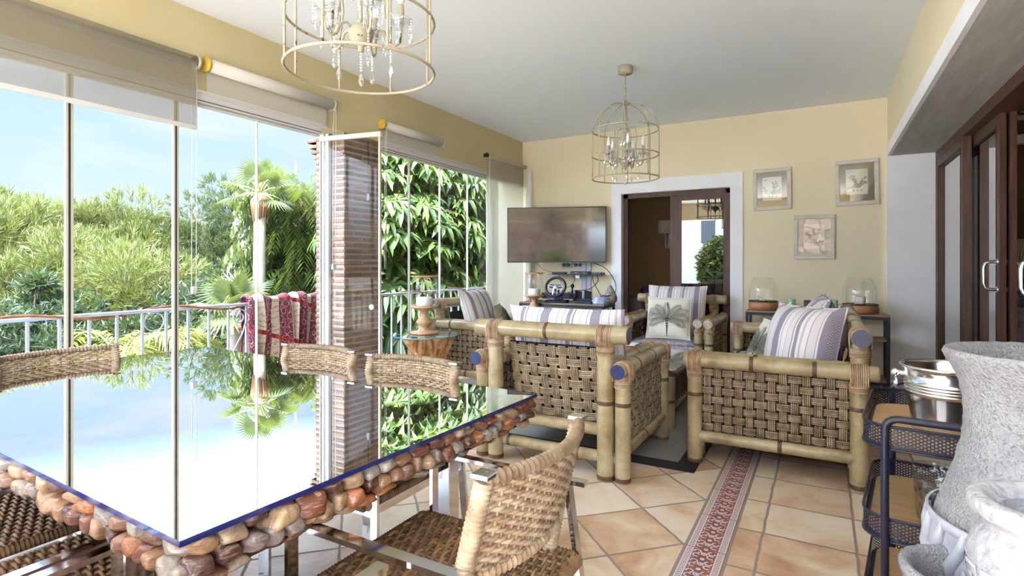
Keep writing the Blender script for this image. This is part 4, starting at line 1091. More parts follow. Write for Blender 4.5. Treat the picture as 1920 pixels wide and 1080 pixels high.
# ================================================================== CONSOLES AND THINGS ON THEM
M['ctop']=pm('oak_board',srgb(166,142,116),.5,var=srgb(138,112,86),scale=5,stretch=(1,9,9))
M['cmet']=pm('dark_blue_metal',(.011,.014,.032),.4)
def console(label,x0,x1,y0,y1,h,shelf=True):
    t=thing('console_table',label,'console table',((x0+x1)/2,(y0+y1)/2,0)); w=(x1-x0)/2; d=(y1-y0)/2; s=.014
    mb=MB(); mb.box((-w,-d,h-.016),(w,d,h),0,None,.002); mb.build('top',M['ctop'],t)
    mb=MB(); z=h-.016
    for a in (-1,1): mb.box((-w,a*d-s if a>0 else -d-.001,z-.03),(w,d+.001 if a>0 else -d+s,z)); mb.box((a*w-(2*s if a>0 else 0),-d+s,z-.03),(a*w+(0 if a>0 else 2*s),d-s,z))
    mb.build('frame',M['cmet'],t); mb=MB()
    for a in (-1,1): mb.box((a*w-(2*s if a>0 else 0),-d+s,.08),(a*w+(0 if a>0 else 2*s),d-s,.105)); 
    mb.box((-w,d-s,.08),(w,d,.105)); mb.box((-w,-d,.08),(w,-d+s,.105)); mb.build('lower_frame',M['cmet'],t)
    for a in (-1,1):
        for b in (-1,1):
            mb=MB(); mb.box((min(a*w,a*(w-2*s)),min(b*d,b*(d-2*s)),0),(max(a*w,a*(w-2*s)),max(b*d,b*(d-2*s)),z-.03)); mb.build('leg',M['cmet'],t)
    mb=MB(); mb.box((-w+2*s,-d+.002,.106),(w-2*s,d-.002,.122)); mb.build('lower_shelf',M['ctop'],t)
    if shelf: mb=MB(); mb.box((w-.42,-d+.01,.50),(w-2*s,d-.01,.516)); mb.build('side_shelf',M['ctop'],t)
    return t
console('dark metal and oak console table under the television',-3.47,-2.305,6.33,6.74,.755,False)
console('dark metal and oak console table under the three framed prints',-.72,.56,6.345,6.70,.755,True)
# television, on a wall arm, turned to the room
TA=math.atan2(.36,.933)
tv=thing('television','large flat black television turned a little from the wall','television',(-3.035,6.545,1.63),TA)
w,h=.645,.363
mb=MB(); mb.box((-w,-.018,-h),(w,.02,h),0,None,.004); mb.box((-.35,.02,-.25),(.35,.04,.2),0,None,.01); mb.build('body',M['blackpl'],tv)
sm=pm('television_screen',(.012,.012,.013),.09,spec=1.0,coat=.6)
mb=MB(); mb.box((-w+.012,-.0195,-h+.018),(w-.012,-.0182,h-.012)); mb.build('screen',sm,tv)
mb=MB(); mb.box((-w,-.0198,-h),(w,-.016,-h+.012)); mb.box((-w,-.02,-h),(-w+.006,-.016,h)); mb.box((w-.006,-.02,-h),(w+.001,.02,h)); mb.build('bezel',pm('grey_bezel',srgb(60,64,74),.3,.6),tv)
mb=MB(); mb.bar((0,.04,0),(.10,.13,0),.05,.06); mb.bar((.10,.13,0),(.07,.25,0),.05,.06); mb.build('swivel_arm',M['black'],tv)
# cable channel, shelf, boxes
mb=MB(); mb.box((-.068,-.02,0),(.0,0,1.3)); mb.box((.008,-.02,0),(.068,0,1.3)); mb.box((-.002,-.012,0),(.010,0,1.3),1)
o=mb.build('cable_channel',[pm('grey_channel',srgb(186,192,206),.4),M['darkgap']]); o.location=(-2.735,YB-.001,0); tag(o,'pale grey vertical cable channel on the wall below the television','cable channel')
def wallsock(x,z,lab,g):
    t=thing('wall_socket',lab,'socket',(x,YB-.001,z),0,g); mb=MB(); mb.box((-.075,-.01,-.04),(.075,0,.04),0,None,.004); mb.build('plate',M['alu'],t)
    mb=MB(); mb.box((-.055,-.035,-.02),(-.015,-.0099,.02),0,None,.006); mb.box((.01,-.035,-.02),(.05,-.0099,.02),0,None,.006); mb.build('plug',M['blackpl'],t)
wallsock(-3.02,1.235,'white wall socket with black plugs half hidden under the television, at left','sockets'); wallsock(-2.85,1.235,'white wall socket with black plugs beside the grey cable channel','sockets')
t=thing('wall_shelf','thin black glass shelf on the wall under the television','shelf',(-2.83,6.72,1.115)); mb=MB(); mb.box((-.36,-.10,-.006),(.36,.125,0)); mb.build('board',M['blackpl'],t); mb=MB(); mb.box((-.03,.05,-.05),(.03,.128,-.006)); mb.build('support',M['nickel'],t)
def box3(name,label,cat,c,s,mat,rz=0,lights=True,group=None):
    t=thing(name,label,cat,c,rz,group); mb=MB(); mb.box((-s[0],-s[1],0),(s[0],s[1],s[2]),0,None,.004); mb.build('case',mat,t)
    if lights: mb=MB(); mb.box((-s[0]*.5,-s[1]-.001,s[2]*.35),(-s[0]*.2,-s[1]+.001,s[2]*.65)); mb.box((s[0]*.5,-s[1]-.001,s[2]*.35),(s[0]*.62,-s[1]+.001,s[2]*.65)); mb.build('front_panel',pm('lilac_panel',srgb(150,140,190),.3),t)
    return t
box3('router','small black box lying at the left end of the wall shelf','router',(-3.06,6.70,1.115),(.09,.05,.03),M['blackpl'],.1,False)
box3('media_box','black media box in the middle of the wall shelf over the cable channel','media box',(-2.75,6.69,1.115),(.12,.07,.04),M['blackpl'],.05)
box3('set_top_box','slim black box at the right end of the wall shelf','set-top box',(-2.52,6.71,1.115),(.07,.06,.026),M['blackpl'],-.1)
def cable(label,pts,r=.0045):
    P=[Vector(p) for p in pts]; out=[]
    for i in range(len(P)-1):
        p0=P[max(i-1,0)];p1=P[i];p2=P[i+1];p3=P[min(i+2,len(P)-1)]
        for k in range(6):
            s=k/6; out.append(.5*((2*p1)+(p2-p0)*s+(2*p0-5*p1+4*p2-p3)*s*s+(3*p1-p0-3*p2+p3)*s**3))
    out.append(P[-1]); mb=MB(); mb.tube(out,r,6); tag(mb.build('cable',M['blackpl']),label,'cable','black cables under the television')
cable('black cable arching from the television down to the white ornament lamp at right',[(-2.55,6.62,1.27),(-2.38,6.65,1.18),(-2.27,6.66,1.0),(-2.28,6.62,.85),(-2.39,6.55,.80)])
cable('black cable slanting from the shelf to the white ornament lamp',[(-2.56,6.64,1.115),(-2.57,6.66,1.03),(-2.49,6.62,.92),(-2.40,6.56,.80)])
cable('black cable sagging from the shelf to the game wheel across the grey channel',[(-2.52,6.65,1.115),(-2.51,6.67,1.03),(-2.62,6.68,.93),(-2.80,6.62,.90),(-2.95,6.5,.86)])
cable('thin black cable hanging from the shelf at left toward the wheel rim',[(-3.06,6.66,1.115),(-3.03,6.66,1.03),(-2.97,6.6,.97),(-2.93,6.5,.9)],.003)
cable('thin black cable curving down beside the left of the grey channel',[(-2.86,6.66,1.115),(-2.84,6.7,1.04),(-2.88,6.66,.97),(-2.94,6.5,.9)],.003)
cable('thin black cable from the television to the left end of the shelf',[(-3.30,6.5,1.27),(-3.27,6.58,1.2),(-3.20,6.66,1.15),(-3.12,6.69,1.135)],.003)
cable('black cable loops hanging below the console top at right',[(-2.62,6.6,.72),(-2.66,6.6,.62),(-2.56,6.62,.55),(-2.46,6.62,.63),(-2.42,6.62,.72),(-2.46,6.6,.60),(-2.36,6.6,.55),(-2.34,6.6,.70)])
# game steering wheel
t=thing('racing_wheel','black game steering wheel with a gear stick on the console','game wheel',(-2.955,6.44,.755),.10)
mb=MB(); mb.box((-.15,-.10,0),(.13,.08,.035),0,None,.01); mb.build('stand',M['blackpl'],t)
mb=MB(); mb.prism([(-.21,-.06),(-.17,-.10),(-.05,-.105),(.05,-.105),(.17,-.10),(.22,-.04),(.20,.05),(.06,.07),(-.06,.07),(-.19,.04)],.055,.125); mb.box((-.05,-.03,.03),(.05,.05,.06)); mb.build('housing',pm('slate_housing',srgb(48,54,82),.35),t)
T=Matrix.Translation((0,-.115,.205))@Euler((R(-20),0,0)).to_matrix().to_4x4()
mb=MB(); mb.tube([T@Vector((.128*math.cos(2*PI*k/40),0,.122*math.sin(2*PI*k/40))) for k in range(40)],.0175,10,0,closed=True); mb.build('rim',M['blackpl'],t)
mb=MB(); silver=pm('silver_spoke',srgb(190,188,192),.3,.5)
for a,b in (((-.115,0,.02),(-.02,0,.005)),((.115,0,.02),(.02,0,.005)),((-.022,0,-.01),(-.028,0,-.115)),((.022,0,-.01),(.028,0,-.115)),((-.10,0,-.02),(-.02,0,-.035)),((.10,0,-.02),(.02,0,-.035))): mb.bar(T@Vector(a),T@Vector(b),.012,.014)
mb.lathe([(.001,-.008),(.034,-.006),(.034,.006),(.001,.01)],20,0,True,T@Euler((R(90),0,0)).to_matrix().to_4x4()); mb.build('spokes',silver,t)
mb=MB(); mb.box((-.08,-.004,-.02),(-.03,.01,.03),0,T); mb.box((.03,-.004,-.02),(.08,.01,.03),0,T); mb.bar(T@Vector((0,.01,0)),T@Vector((0,.1,-.02)),.05,.05); mb.build('hub',M['blackpl'],t)
mb=MB(); mb.tube([(.185,.0,.12),(.187,-.005,.19)],[.015,.009],10); mb.ball((.188,-.005,.215),.026,10); mb.build('gear_stick',M['blackpl'],t)
t=thing('foot_pedals','black game foot pedals on the console right of the wheel','pedals',(-2.625,6.45,.755),-.05)
mb=MB(); mb.prism([(-.15,-.09),(.15,-.09),(.15,.10),(-.15,.10)],0,.035); mb.box((-.14,0,.035),(.14,.09,.06),0,None,.006); mb.build('base',M['blackpl'],t)
for x in (-.07,.06):
    mb=MB(); mb.box((-.05,-.006,0),(.045,.006,.11),0,Matrix.Translation((x,.02,.055))@Euler((R(20),R(12),0)).to_matrix().to_4x4()); mb.build('pedal',M['blackpl'],t)
t=thing('ornament_lamp','low white bowl-shaped ornament with dark cables, beside the teardrop stone','ornament',(-2.40,6.47,.755))
mb=MB(); mb.lathe([(.001,0),(.105,0),(.118,.012),(.112,.03),(.085,.07),(.06,.085),(.001,.088)],28,0,True,fn=lambda a,z:1+.03*math.sin(6*a)); mb.build('bowl',pm('marbled_white',srgb(226,228,232),.25,var=srgb(120,140,190),scale=14),t)
mb=MB(); mb.tube([(.0,0,.085),(.04,-.03,.105),(.09,.0,.098),(.12,.03,.11)],.008,8); mb.build('lead',M['blackpl'],t)
o=MB(); o.lathe([(.001,0),(.05,.004),(.075,.03),(.082,.065),(.072,.11),(.05,.16),(.026,.205),(.012,.225),(.001,.232)],26,0,True,fn=lambda a,z:1+.04*math.sin(3*a+20*z)); o=o.build('teardrop_stone',pm('speckled_stone',srgb(176,166,152),.5,var=srgb(110,104,98),scale=24,bump=.4)); o.location=(-2.315,6.60,.755); tag(o,'speckled grey teardrop-shaped ornament at the right end of the television console','ornament')
t=thing('shell_dish','pile of small grey paper slips at the left end of the television console','papers',(-3.22,6.44,.755))
for k in range(4): mb=MB(); mb.box((-.09,-.05,0),(.09,.05,.004),0,Matrix.Translation((0,0,.002+.0075*k))@Euler((.06*(k%2),.05*k,.35*k)).to_matrix().to_4x4()); mb.build('slip',pm('grey_paper',srgb(196,192,188),.9),t)
# glass domes on wood bases
M['acacia']=pm('acacia_base',srgb(190,140,92),.4,var=srgb(146,96,58),scale=5,stretch=(1,1,4))
def dome(label,x,y,r,hd,hb,tall):
    t=thing('dome_lantern',label,'lantern',(x,y,.755),0,'glass dome lanterns')
    mb=MB(); mb.lathe([(.001,0),(r*.93,0),(r,.012),(r*1.01,hb*.5),(r*.98,hb-.008),(r*.94,hb),(.001,hb)],44); mb.build('wood_base',M['acacia'],t)
    mb=MB(); mb.lathe([(r*.985,hb+.001),(r*.985,hb+.01),(r*.95,hb+.01),(r*.95,hb+.001)],44,caps=False); mb.build('gasket',M['darkgap'],t)
    pr=[(r*.965,hb+.006),(r*1.0,hb+hd*.15),(r*1.0,hb+hd*.5),(r*.95,hb+hd*.68),(r*.82,hb+hd*.86),(r*.72,hb+hd*.96),(r*.68,hb+hd)]
    mb=MB(); mb.lathe(pr,48,caps=False); mb.lathe([(p-.004,z) for p,z in pr][::-1],48,caps=False); mb.build('glass_dome',M['dome'],t)
    mb=MB(); mb.lathe([(.001,hb+.002),(.045,hb+.002),(.045,hb+.01),(.001,hb+.01)],20,0); mb.build('dark_disc',M['blackpl'],t)
    if tall: mb=MB(); mb.lathe([(.001,hb+.01),(.05,hb+.01),(.05,hb+.08),(.001,hb+.078)],28); mb.build('candle',M['candle'],t)
    else:
        mb=MB(); mb.lathe([(.055,hb+.012),(.058,hb+.06),(.054,hb+.06),(.052,hb+.014)],24,caps=False); mb.build('votive_cup',M['dome'],t)
        mb=MB(); mb.lathe([(.001,hb+.012),(.042,hb+.012),(.042,hb+.028),(.001,hb+.028)],20); mb.build('tea_light',M['candle'],t)
    return t
dome('glass dome lantern on a wooden base with a low tea light, by the door trim',-.565,6.53,.148,.262,.088,False)
dome('glass dome lantern on a wooden base with a tall white candle, near the corner',.325,6.53,.160,.275,.085,True)
mint=glass_solid('mint_glass',srgb(178,226,200),.08,.5,60,1.35)
def mug(label,x,y,rz):
    t=thing('jar_mug',label,'mug',(x,y,.755),rz,'mint green glass jar mugs')
    mb=MB(); mb.lathe([(.001,.004),(.034,0),(.037,.006),(.038,.085),(.034,.097),(.033,.102),(.036,.104),(.036,.128),(.033,.13),(.031,.126),(.031,.1),(.034,.084),(.033,.01),(.001,.009)],32,0,True,caps=False,fn=lambda a,z:1+.025*math.cos(14*a)*(1 if z<.09 else 0)); mb.build('jar',pm('mint_frosted',srgb(160,214,186),.15,spec=.8) ,t)
    mb=MB(); mb.tube([(.036,0,.085),(.062,0,.085),(.070,0,.07),(.070,0,.045),(.062,0,.03),(.036,0,.028)],.006,8); mb.build('handle',pm('mint_handle',srgb(150,206,178),.15,spec=.8),t)
mug('mint green jar mug with its handle turned to the front, near the tea-light dome',-.285,6.46,-1.5); mug('mint green glass jar mug whose handle points at the candle dome',.095,6.46,.05)
o=MB(); o.box((-.035,-.03,0),(.035,.03,.115),0,None,.006); o=o.build('dark_box',pm('dark_plum_box',srgb(84,66,78),.5)); o.location=(-.14,6.56,.755); tag(o,'small dark box on the console, peeping out behind the striped sofa cushions','box')
# framed prints
M['pframe']=pm('whitewashed_frame',srgb(226,220,208),.6,var=srgb(206,198,186),scale=10,stretch=(1,1,1),bump=.15)
def frame(label,x0,x1,z0,z1,tilt,matc,seed,fade):
    w=(x1-x0)/2; h=(z1-z0)/2
    t=thing('picture_frame',label,'framed print',((x0+x1)/2,YB-.001,(z0+z1)/2),0,'framed botanical prints',(0,tilt,0)); b=.042
    mb=MB()
    for (a,c) in (((-w,-h),(w,-h+b)),((-w,h-b),(w,h)),((-w,-h+b),(-w+b,h-b)),((w-b,-h+b),(w,h-b))): mb.box((a[0],-.026,a[1]),(c[0],-.002,c[1]),0,None,.006)
    mb.build('moulding',M['pframe'],t)
    mb=MB(); mb.box((-w+b-.002,-.010,-h+b-.002),(w-b+.002,-.004,h-b+.002)); mb.build('mount',pm('mount_card',matc,.9),t)
    iw,ih=w*.50,h*.56
    mb=MB(); mb.box((-iw,-.012,-ih+.006),(iw,-.0101,ih+.006)); mb.build('print_sheet',pm('print_paper',srgb(238,236,226),.9),t)
    r=random.Random(seed); V=[]
    def lf(x,z,a,L,wd):
        d=Vector((math.cos(a),0,math.sin(a))); n=Vector((-d.z,0,d.x)); p=Vector((x,-.0125,z)); V.extend([p,p+d*L*.5+n*wd,p+d*L,p+d*L*.5-n*wd])
    for br in range(9):
        a=r.uniform(.2,2.6); x,z=r.uniform(-.02,.02),-.06
        for k in range(16):
            x+=math.cos(a)*.009; z+=math.sin(a)*.009
            if abs(x)>iw-.012 or z>ih-.03: break
            lf(x,z,a,.012,.001)
            for s in (-1,1):
                if r.random()<.8: lf(x,z,a+s*r.uniform(.5,1.2),r.uniform(.010,.022),r.uniform(.002,.005))
            a+=r.uniform(-.25,.25)
    for k in range(5): lf(-iw*.75+.008*k,ih*.82,r.uniform(0,6),.012,.004)
    for k in range(3):
        for q in range(5): lf(-iw*.3+k*.035,-ih*.62,q*1.25,.009,.004)
    ink=pm('grey_ink',fade,.95); fast_mesh('drawing',[tuple(p) for p in V],4,ink,t)
    mb=MB(); mb.box((-w+b-.002,-.0165,-h+b-.002),(w-b+.002,-.0145,h-b+.002)); mb.build('glass_pane',M['glasspic'],t)
frame('framed plant print with a brown mount, hanging beside the white door trim',-.695,-.304,1.857,2.328,R(-.8),srgb(142,124,92),1,srgb(86,86,84))
frame('framed plant print with a brown mount, hanging highest, closest to the room corner',.114,.508,1.870,2.350,R(-1.0),srgb(142,124,92),2,srgb(66,66,66))
frame('lowest of the three framed prints, with a pale mount and shiny glass',-.283,.114,1.302,1.785,R(.4),srgb(206,202,184),3,srgb(150,150,144))
# ================================================================== BAR CART
e1=Vector((.993,-.119,0)); P1=Vector((.1366,1.681,0)); CR=math.atan2(-.119,.993)
ct=thing('bar_cart','dark blue metal bar cart with three perforated trays beside the stone urns','bar cart',P1,CR)
def perf():
    m,t,b=new_mat('perforated_metal'); out=t.n['Material Output']; uv=t.new('ShaderNodeUVMap').outputs[0]
    x,y,z=t.sep(uv); p=.0085
    def dots(ox,oy):
        fx=t.math('SUBTRACT',t.math('FRACT',t.math('ADD',t.math('DIVIDE',x,p*1.732),ox)),.5); fy=t.math('SUBTRACT',t.math('FRACT',t.math('ADD',t.math('DIVIDE',y,p),oy)),.5)
        fx=t.math('MULTIPLY',fx,1.732); return t.math('SQRT',t.math('ADD',t.math('MULTIPLY',fx,fx),t.math('MULTIPLY',fy,fy)))
    d=t.math('MINIMUM',dots(0,0),dots(.5,.5)); hole=t.math('LESS_THAN',d,.31)
    edge=t.math('MULTIPLY',t.math('GREATER_THAN',y,.005),t.math('LESS_THAN',y,.052)); hole=t.math('MULTIPLY',hole,edge)
    b.inputs['Base Color'].default_value=(.010,.013,.032,1); b.inputs['Roughness'].default_value=.4
    tr=t.new('ShaderNodeBsdfTransparent'); mx=t.new('ShaderNodeMixShader'); t.link(hole,mx.inputs[0]); t.link(b.outputs[0],mx.inputs[1]); t.link(tr.outputs[0],mx.inputs[2]); t.link(mx.outputs[0],out.inputs[0]); return m
M['perf']=perf()
def rrect(x0,x1,y0,y1,r,n=7):
    pts=[]
    for cx,cy,a in ((x1-r,y0+r,-PI/2),(x1-r,y1-r,0),(x0+r,y1-r,PI/2),(x0+r,y0+r,PI)):
        for k in range(n+1): q=a+PI/2*k/n; pts.append((cx+r*math.cos(q),cy+r*math.sin(q)))
    return pts
CX0,CX1,CY0,CY1=-.052,.42,.012,.535
for k,zr in enumerate((.836,.600,.362)):
    pl=rrect(CX0,CX1,CY0,CY1,.075); n=len(pl); hh=.058
    tr=None
    mb=MB(); mb.prism(rrect(CX0+.002,CX1-.002,CY0+.002,CY1-.002,.073),zr-hh,zr-hh+.006,1); mb.prism(rrect(CX0+.012,CX1-.012,CY0+.012,CY1-.012,.065),zr-hh+.006,zr-hh+.012,0)
    tr=mb.build('tray',[pm('bamboo_board',srgb(206,170,120),.5,var=srgb(184,144,96),scale=4,stretch=(1,9,1)),M['cmet']],ct)
    # perforated wall with real uv lengths
    vs=[];fs=[];L=[0]
    for i in range(n): a,b=pl[i],pl[(i+1)%n]; L.append(L[-1]+math.dist(a,b))
    me=bpy.data.meshes.new('mesh_wall'); vv=[(x,y,zr-hh) for x,y in pl]+[(x,y,zr) for x,y in pl]
    ff=[(i,(i+1)%n,n+(i+1)%n,n+i) for i in range(n)]; me.from_pydata(vv,[],ff); uvl=me.uv_layers.new(name='UVMap')
    for i in range(n):
        for j,(u,v) in enumerate(((L[i],0),(L[i+1],0),(L[i+1],hh),(L[i],hh))): uvl.data[i*4+j].uv=(u,v)
    me.materials.append(M['perf']); me.update(); o=bpy.data.objects.new('mesh_wall',me); COL.objects.link(o); o.parent=tr
    mb=MB(); mb.tube([(x,y,zr) for x,y in pl],.0035,6,closed=True); mb.tube([(x,y,zr-hh) for x,y in pl],.0035,6,closed=True); mb.build('rim',M['cmet'],tr)
for y in (0.0,.547):
    mb=MB(); pts=[(0,y,.03),(0,y,.80)]
    for k in range(1,7): q=PI/2*k/6; pts.append((.03-.03*math.cos(q),y,.83+.03*math.sin(q)))
    for k in range(6): q=PI/2*k/6; pts.append((.34+.03*math.sin(q),y,.83+.03*math.cos(q)))
    pts+=[(.37,y,.80),(.37,y,.03)]; mb.tube(pts,.0095,12); mb.build('hoop',M['cmet'],ct)
    for x in (0,.37):
        mb=MB(); mb.tube([(x-.01,y,.026),(x+.01,y,.026)],.026,16); mb.build('wheel',M['blackpl'],ct)
def cartpt(lx,ly,z): p=P1+e1*lx+Vector((.119,.993,0))*ly; return (p.x,p.y,z)
t=thing('ice_bucket','shiny steel ice bucket with ring handles on the top tray of the cart','ice bucket',cartpt(.135,.225,.792),.4)
mb=MB(); pr=[(.001,.002),(.078,0),(.082,.004),(.083,.014),(.084,.016),(.0835,.02),(.0845,.022),(.084,.028),(.0945,.10)]
for k in range(4): z=.106+.008*k; pr+=[(.0953+.0006*k,z),(.0985+.0006*k,z+.002),(.0985+.0006*k,z+.004),(.0956+.0006*k,z+.006)]
pr+=[(.104,.168),(.105,.172),(.110,.175),(.111,.179),(.108,.182),(.102,.178),(.100,.172),(.079,.006),(.001,.005)]
mb.lathe(pr,72,0,True,caps=False); mb.build('bucket',M['steel'],t)
for a in (2.75,2.75-PI):
    c,s=math.cos(a),math.sin(a); mb=MB(); mb.tube([(.098*c,.098*s,.152),(.116*c,.116*s,.152)],.008,10); mb.ball((.119*c,.119*s,.152),.012,10); k=mb.build('knob',M['steel'],t)
    mb=MB(); mb.tube([(.119*c-math.sin(2*PI*q/20)*.018*s,.119*s+math.sin(2*PI*q/20)*.018*c,.138-.022*(1-math.cos(2*PI*q/20))*.6) for q in range(20)],.0035,8,closed=True); mb.build('ring',M['steel'],k)
def tumbler(lab,x,y,z,s=1):
    mb=MB(); pr=[(.001,0),(.036,0),(.039,.004),(.047,.12),(.0485,.135),(.0475,.137),(.0455,.135),(.036,.018),(.001,.016)]
    mb.lathe(pr,40,0,True,caps=False,fn=lambda a,zz:1+.018*math.sin(9*a+60*zz)*math.sin(9*a-60*zz)); o=mb.build('crystal_tumbler',M['tumbler']); o.location=(x,y,z); o.scale=(s,)*3; tag(o,lab,'glass','pressed crystal tumblers')
tumbler('patterned crystal tumbler on the middle tray, nearest the cart front',*cartpt(.115,.085,.5545),1.03); tumbler('patterned crystal tumbler standing behind the front one on the middle tray',*cartpt(.105,.20,.5545),1.05); tumbler('patterned crystal tumbler at the edge of the large urn on the middle tray',*cartpt(.235,.14,.5545),1.0)
# ================================================================== STONE URNS
def stone(name,c1,c2,bs,st):
    m,t,b=new_mat(name); v=t.co(); n=t.noise(v,bs,6,.75); n2=t.noise(v,6,4,.6); g=t.vor(v,bs*1.6)
    c=t.ramp(n2,[(.35,c2),(.62,c1)]); c=t.mix(t.ramp(n,[(.34,(.75,.75,.75)),(.5,(0,0,0))]),c,srgb(128,126,128)); t.link(c,b.inputs['Base Color']); b.inputs['Roughness'].default_value=.95
    t.link(t.bump(t.math('ADD',n,t.math('MULTIPLY',g,.8)),st,.010),b.inputs['Normal']); return m
M['stucco']=stone('rough_grey_stone',srgb(206,205,206),srgb(178,177,181),130,1.0); M['stucco2']=stone('worn_grey_stone',srgb(184,183,184),srgb(148,147,152),60,.45); M['relief']=pm('silvery_relief',srgb(196,196,202),.35,var=srgb(150,150,160),scale=12,bump=.3)
rn_=np.random.RandomState(5)
def rough(mb,amp,sc):
    from mathutils import noise
    out=[]
    for p in mb.v:
        d=Vector((p[0],p[1],0)); q=noise.noise(Vector(p)*sc)*amp+noise.noise(Vector(p)*sc*2.3)*amp*.6
        d=d.normalized()*q if d.length>1e-6 else Vector((0,0,0)); out.append((p[0]+d.x,p[1]+d.y,p[2]+q*.5))
    mb.v=out
def smoothprof(ctrl,n=60):
    P=[Vector((r,z,0)) for r,z in ctrl]; out=[]
    for i in range(len(P)-1):
        p0=P[max(i-1,0)];p1=P[i];p2=P[i+1];p3=P[min(i+2,len(P)-1)]
        for k in range(8):
            s=k/8; q=.5*((2*p1)+(p2-p0)*s+(2*p0-5*p1+4*p2-p3)*s*s+(3*p1-p0-3*p2+p3)*s**3); out.append((max(.001,q.x),q.y))
    out.append((P[-1].x,P[-1].y)); return out
def up(px,dep): 
    th=math.atan((1543-960)/1031.); u=(px-960)/1031.; return Vector(((-math.sin(th)+u*math.cos(th))*dep,(math.cos(th)+u*math.sin(th))*dep,0))
c=up(1968,1.0); t=thing('stone_urn','tallest rough grey stone urn with a flared rim and relief band','urn',c)
pr=smoothprof([(.001,.001),(.085,0),(.10,.03),(.12,.2),(.155,.45),(.174,.60),(.178,.68),(.172,.75),(.15,.82),(.128,.90),(.122,.95),(.125,1.0),(.135,1.04),(.150,1.07),(.154,1.082),(.146,1.088),(.125,1.07),(.112,1.02),(.108,.95),(.12,.85),(.13,.7)])
mb=MB(); mb.lathe(pr,110,0,True,caps=False); rough(mb,.0026,70); mb.build('body',M['stucco'],t)
mb=MB(); mb.lathe([(.176,.795-.02),(.1815,.80-.025),(.1815,.787-.025),(.177,.78-.025)],72,caps=False) 
mb.lathe([(.178,.675),(.183,.67),(.183,.66),(.178,.655)],72,caps=False)
for k in range(22):
    a=2*PI*k/22; T=Euler((0,0,a)).to_matrix().to_4x4(); 
    mb.tube([T@Vector((.178,-.016,.665)),T@Vector((.180,-.012,.70)),T@Vector((.179,.008,.735)),T@Vector((.176,.016,.77))],[.006,.011,.010,.005],8); mb.ball(T@Vector((.178,.014,.692)),.012,8,0,(.5,1,1.3))
mb.lathe([(.1775,.66),(.1785,.69),(.1765,.74),(.172,.772)],72,caps=False)
mb.build('relief_band',M['relief'],t)
c=up(1972,.72); t=thing('stone_urn','grooved grey stone urn with a greek-key band, before the tallest urn','urn',c)
pr=smoothprof([(.001,.001),(.06,0),(.065,.02),(.04,.2),(.036,.45),(.05,.65),(.078,.78),(.0865,.835),(.086,.862),(.078,.885),(.070,.897),(.072,.905),(.084,.915),(.0875,.925),(.084,.934),(.070,.937),(.056,.925),(.050,.905),(.058,.88),(.07,.84),(.06,.7)])
mb=MB(); mb.lathe(pr,96,0,True,caps=False); rough(mb,.0008,60); mb.build('body',M['stucco2'],t)
mb=MB()
for z in (.775,.783,.791,.80,.852,.858): 
    q=min(pr[:70],key=lambda p:abs(p[1]-z))[0]; mb.lathe([(q-.001,z-.0025),(q+.0018,z),(q-.001,z+.0025)],72,caps=False)
for z in (.921,.912,.903,.894):
    mb.lathe([(.0545-(.921-z)*.1,z-.002),(.050-(.921-z)*.08,z),(.0545-(.921-z)*.1,z+.002)],48,caps=False)
mb.build('groove_rings',M['stucco2'],t)
mb=MB(); n=14
for k in range(n):
    a=2*PI*k/n; da=2*PI/n
    for (u0,u1,z0,z1) in ((0,.75,.842,.847),(0,.1,.808,.847),(.0,.5,.808,.813),(.42,.5,.808,.83),(.25,.5,.826,.831),(.7,.78,.808,.847),(.7,1.0,.808,.813)):
        m=4; pts=[]
        for zz in (z0,z1):
            q=min(pr[:70],key=lambda p:abs(p[1]-zz))[0]+.0016
            for i in range(m+1): b=a+da*(u0+(u1-u0)*i/m); pts.append((q*math.cos(b),q*math.sin(b),zz))
        mb.add(pts,[(i,i+1,m+2+i,m+1+i) for i in range(m)])
        for zz in (z0,z1):
            q=min(pr[:70],key=lambda p:abs(p[1]-zz))[0]
            pts2=[];
            for qq in (q-.001,q+.0016):
                for i in range(m+1): b=a+da*(u0+(u1-u0)*i/m); pts2.append((qq*math.cos(b),qq*math.sin(b),zz))
            mb.add(pts2,[(i,i+1,m+2+i,m+1+i) for i in range(m)])
mb.build('greek_key_band',M['relief'],t)
c=up(1806,.94); t=thing('stone_urn','rough stone pot with a wide open mouth, lowest of the three urns','urn',c)
pr=smoothprof([(.001,.001),(.07,0),(.09,.03),(.12,.2),(.13,.38),(.118,.52),(.092,.62),(.080,.66),(.083,.69),(.090,.708),(.091,.72),(.085,.727),(.074,.72),(.066,.69),(.066,.64),(.09,.55)])
mb=MB(); mb.lathe(pr[:76],90,0,True,caps=False); rough(mb,.0022,75); mb.build('body',M['stucco'],t); mb=MB(); mb.lathe(pr[72:],90,0,True,caps=False); rough(mb,.0022,75); mb.build('rim',M['stucco'],t)
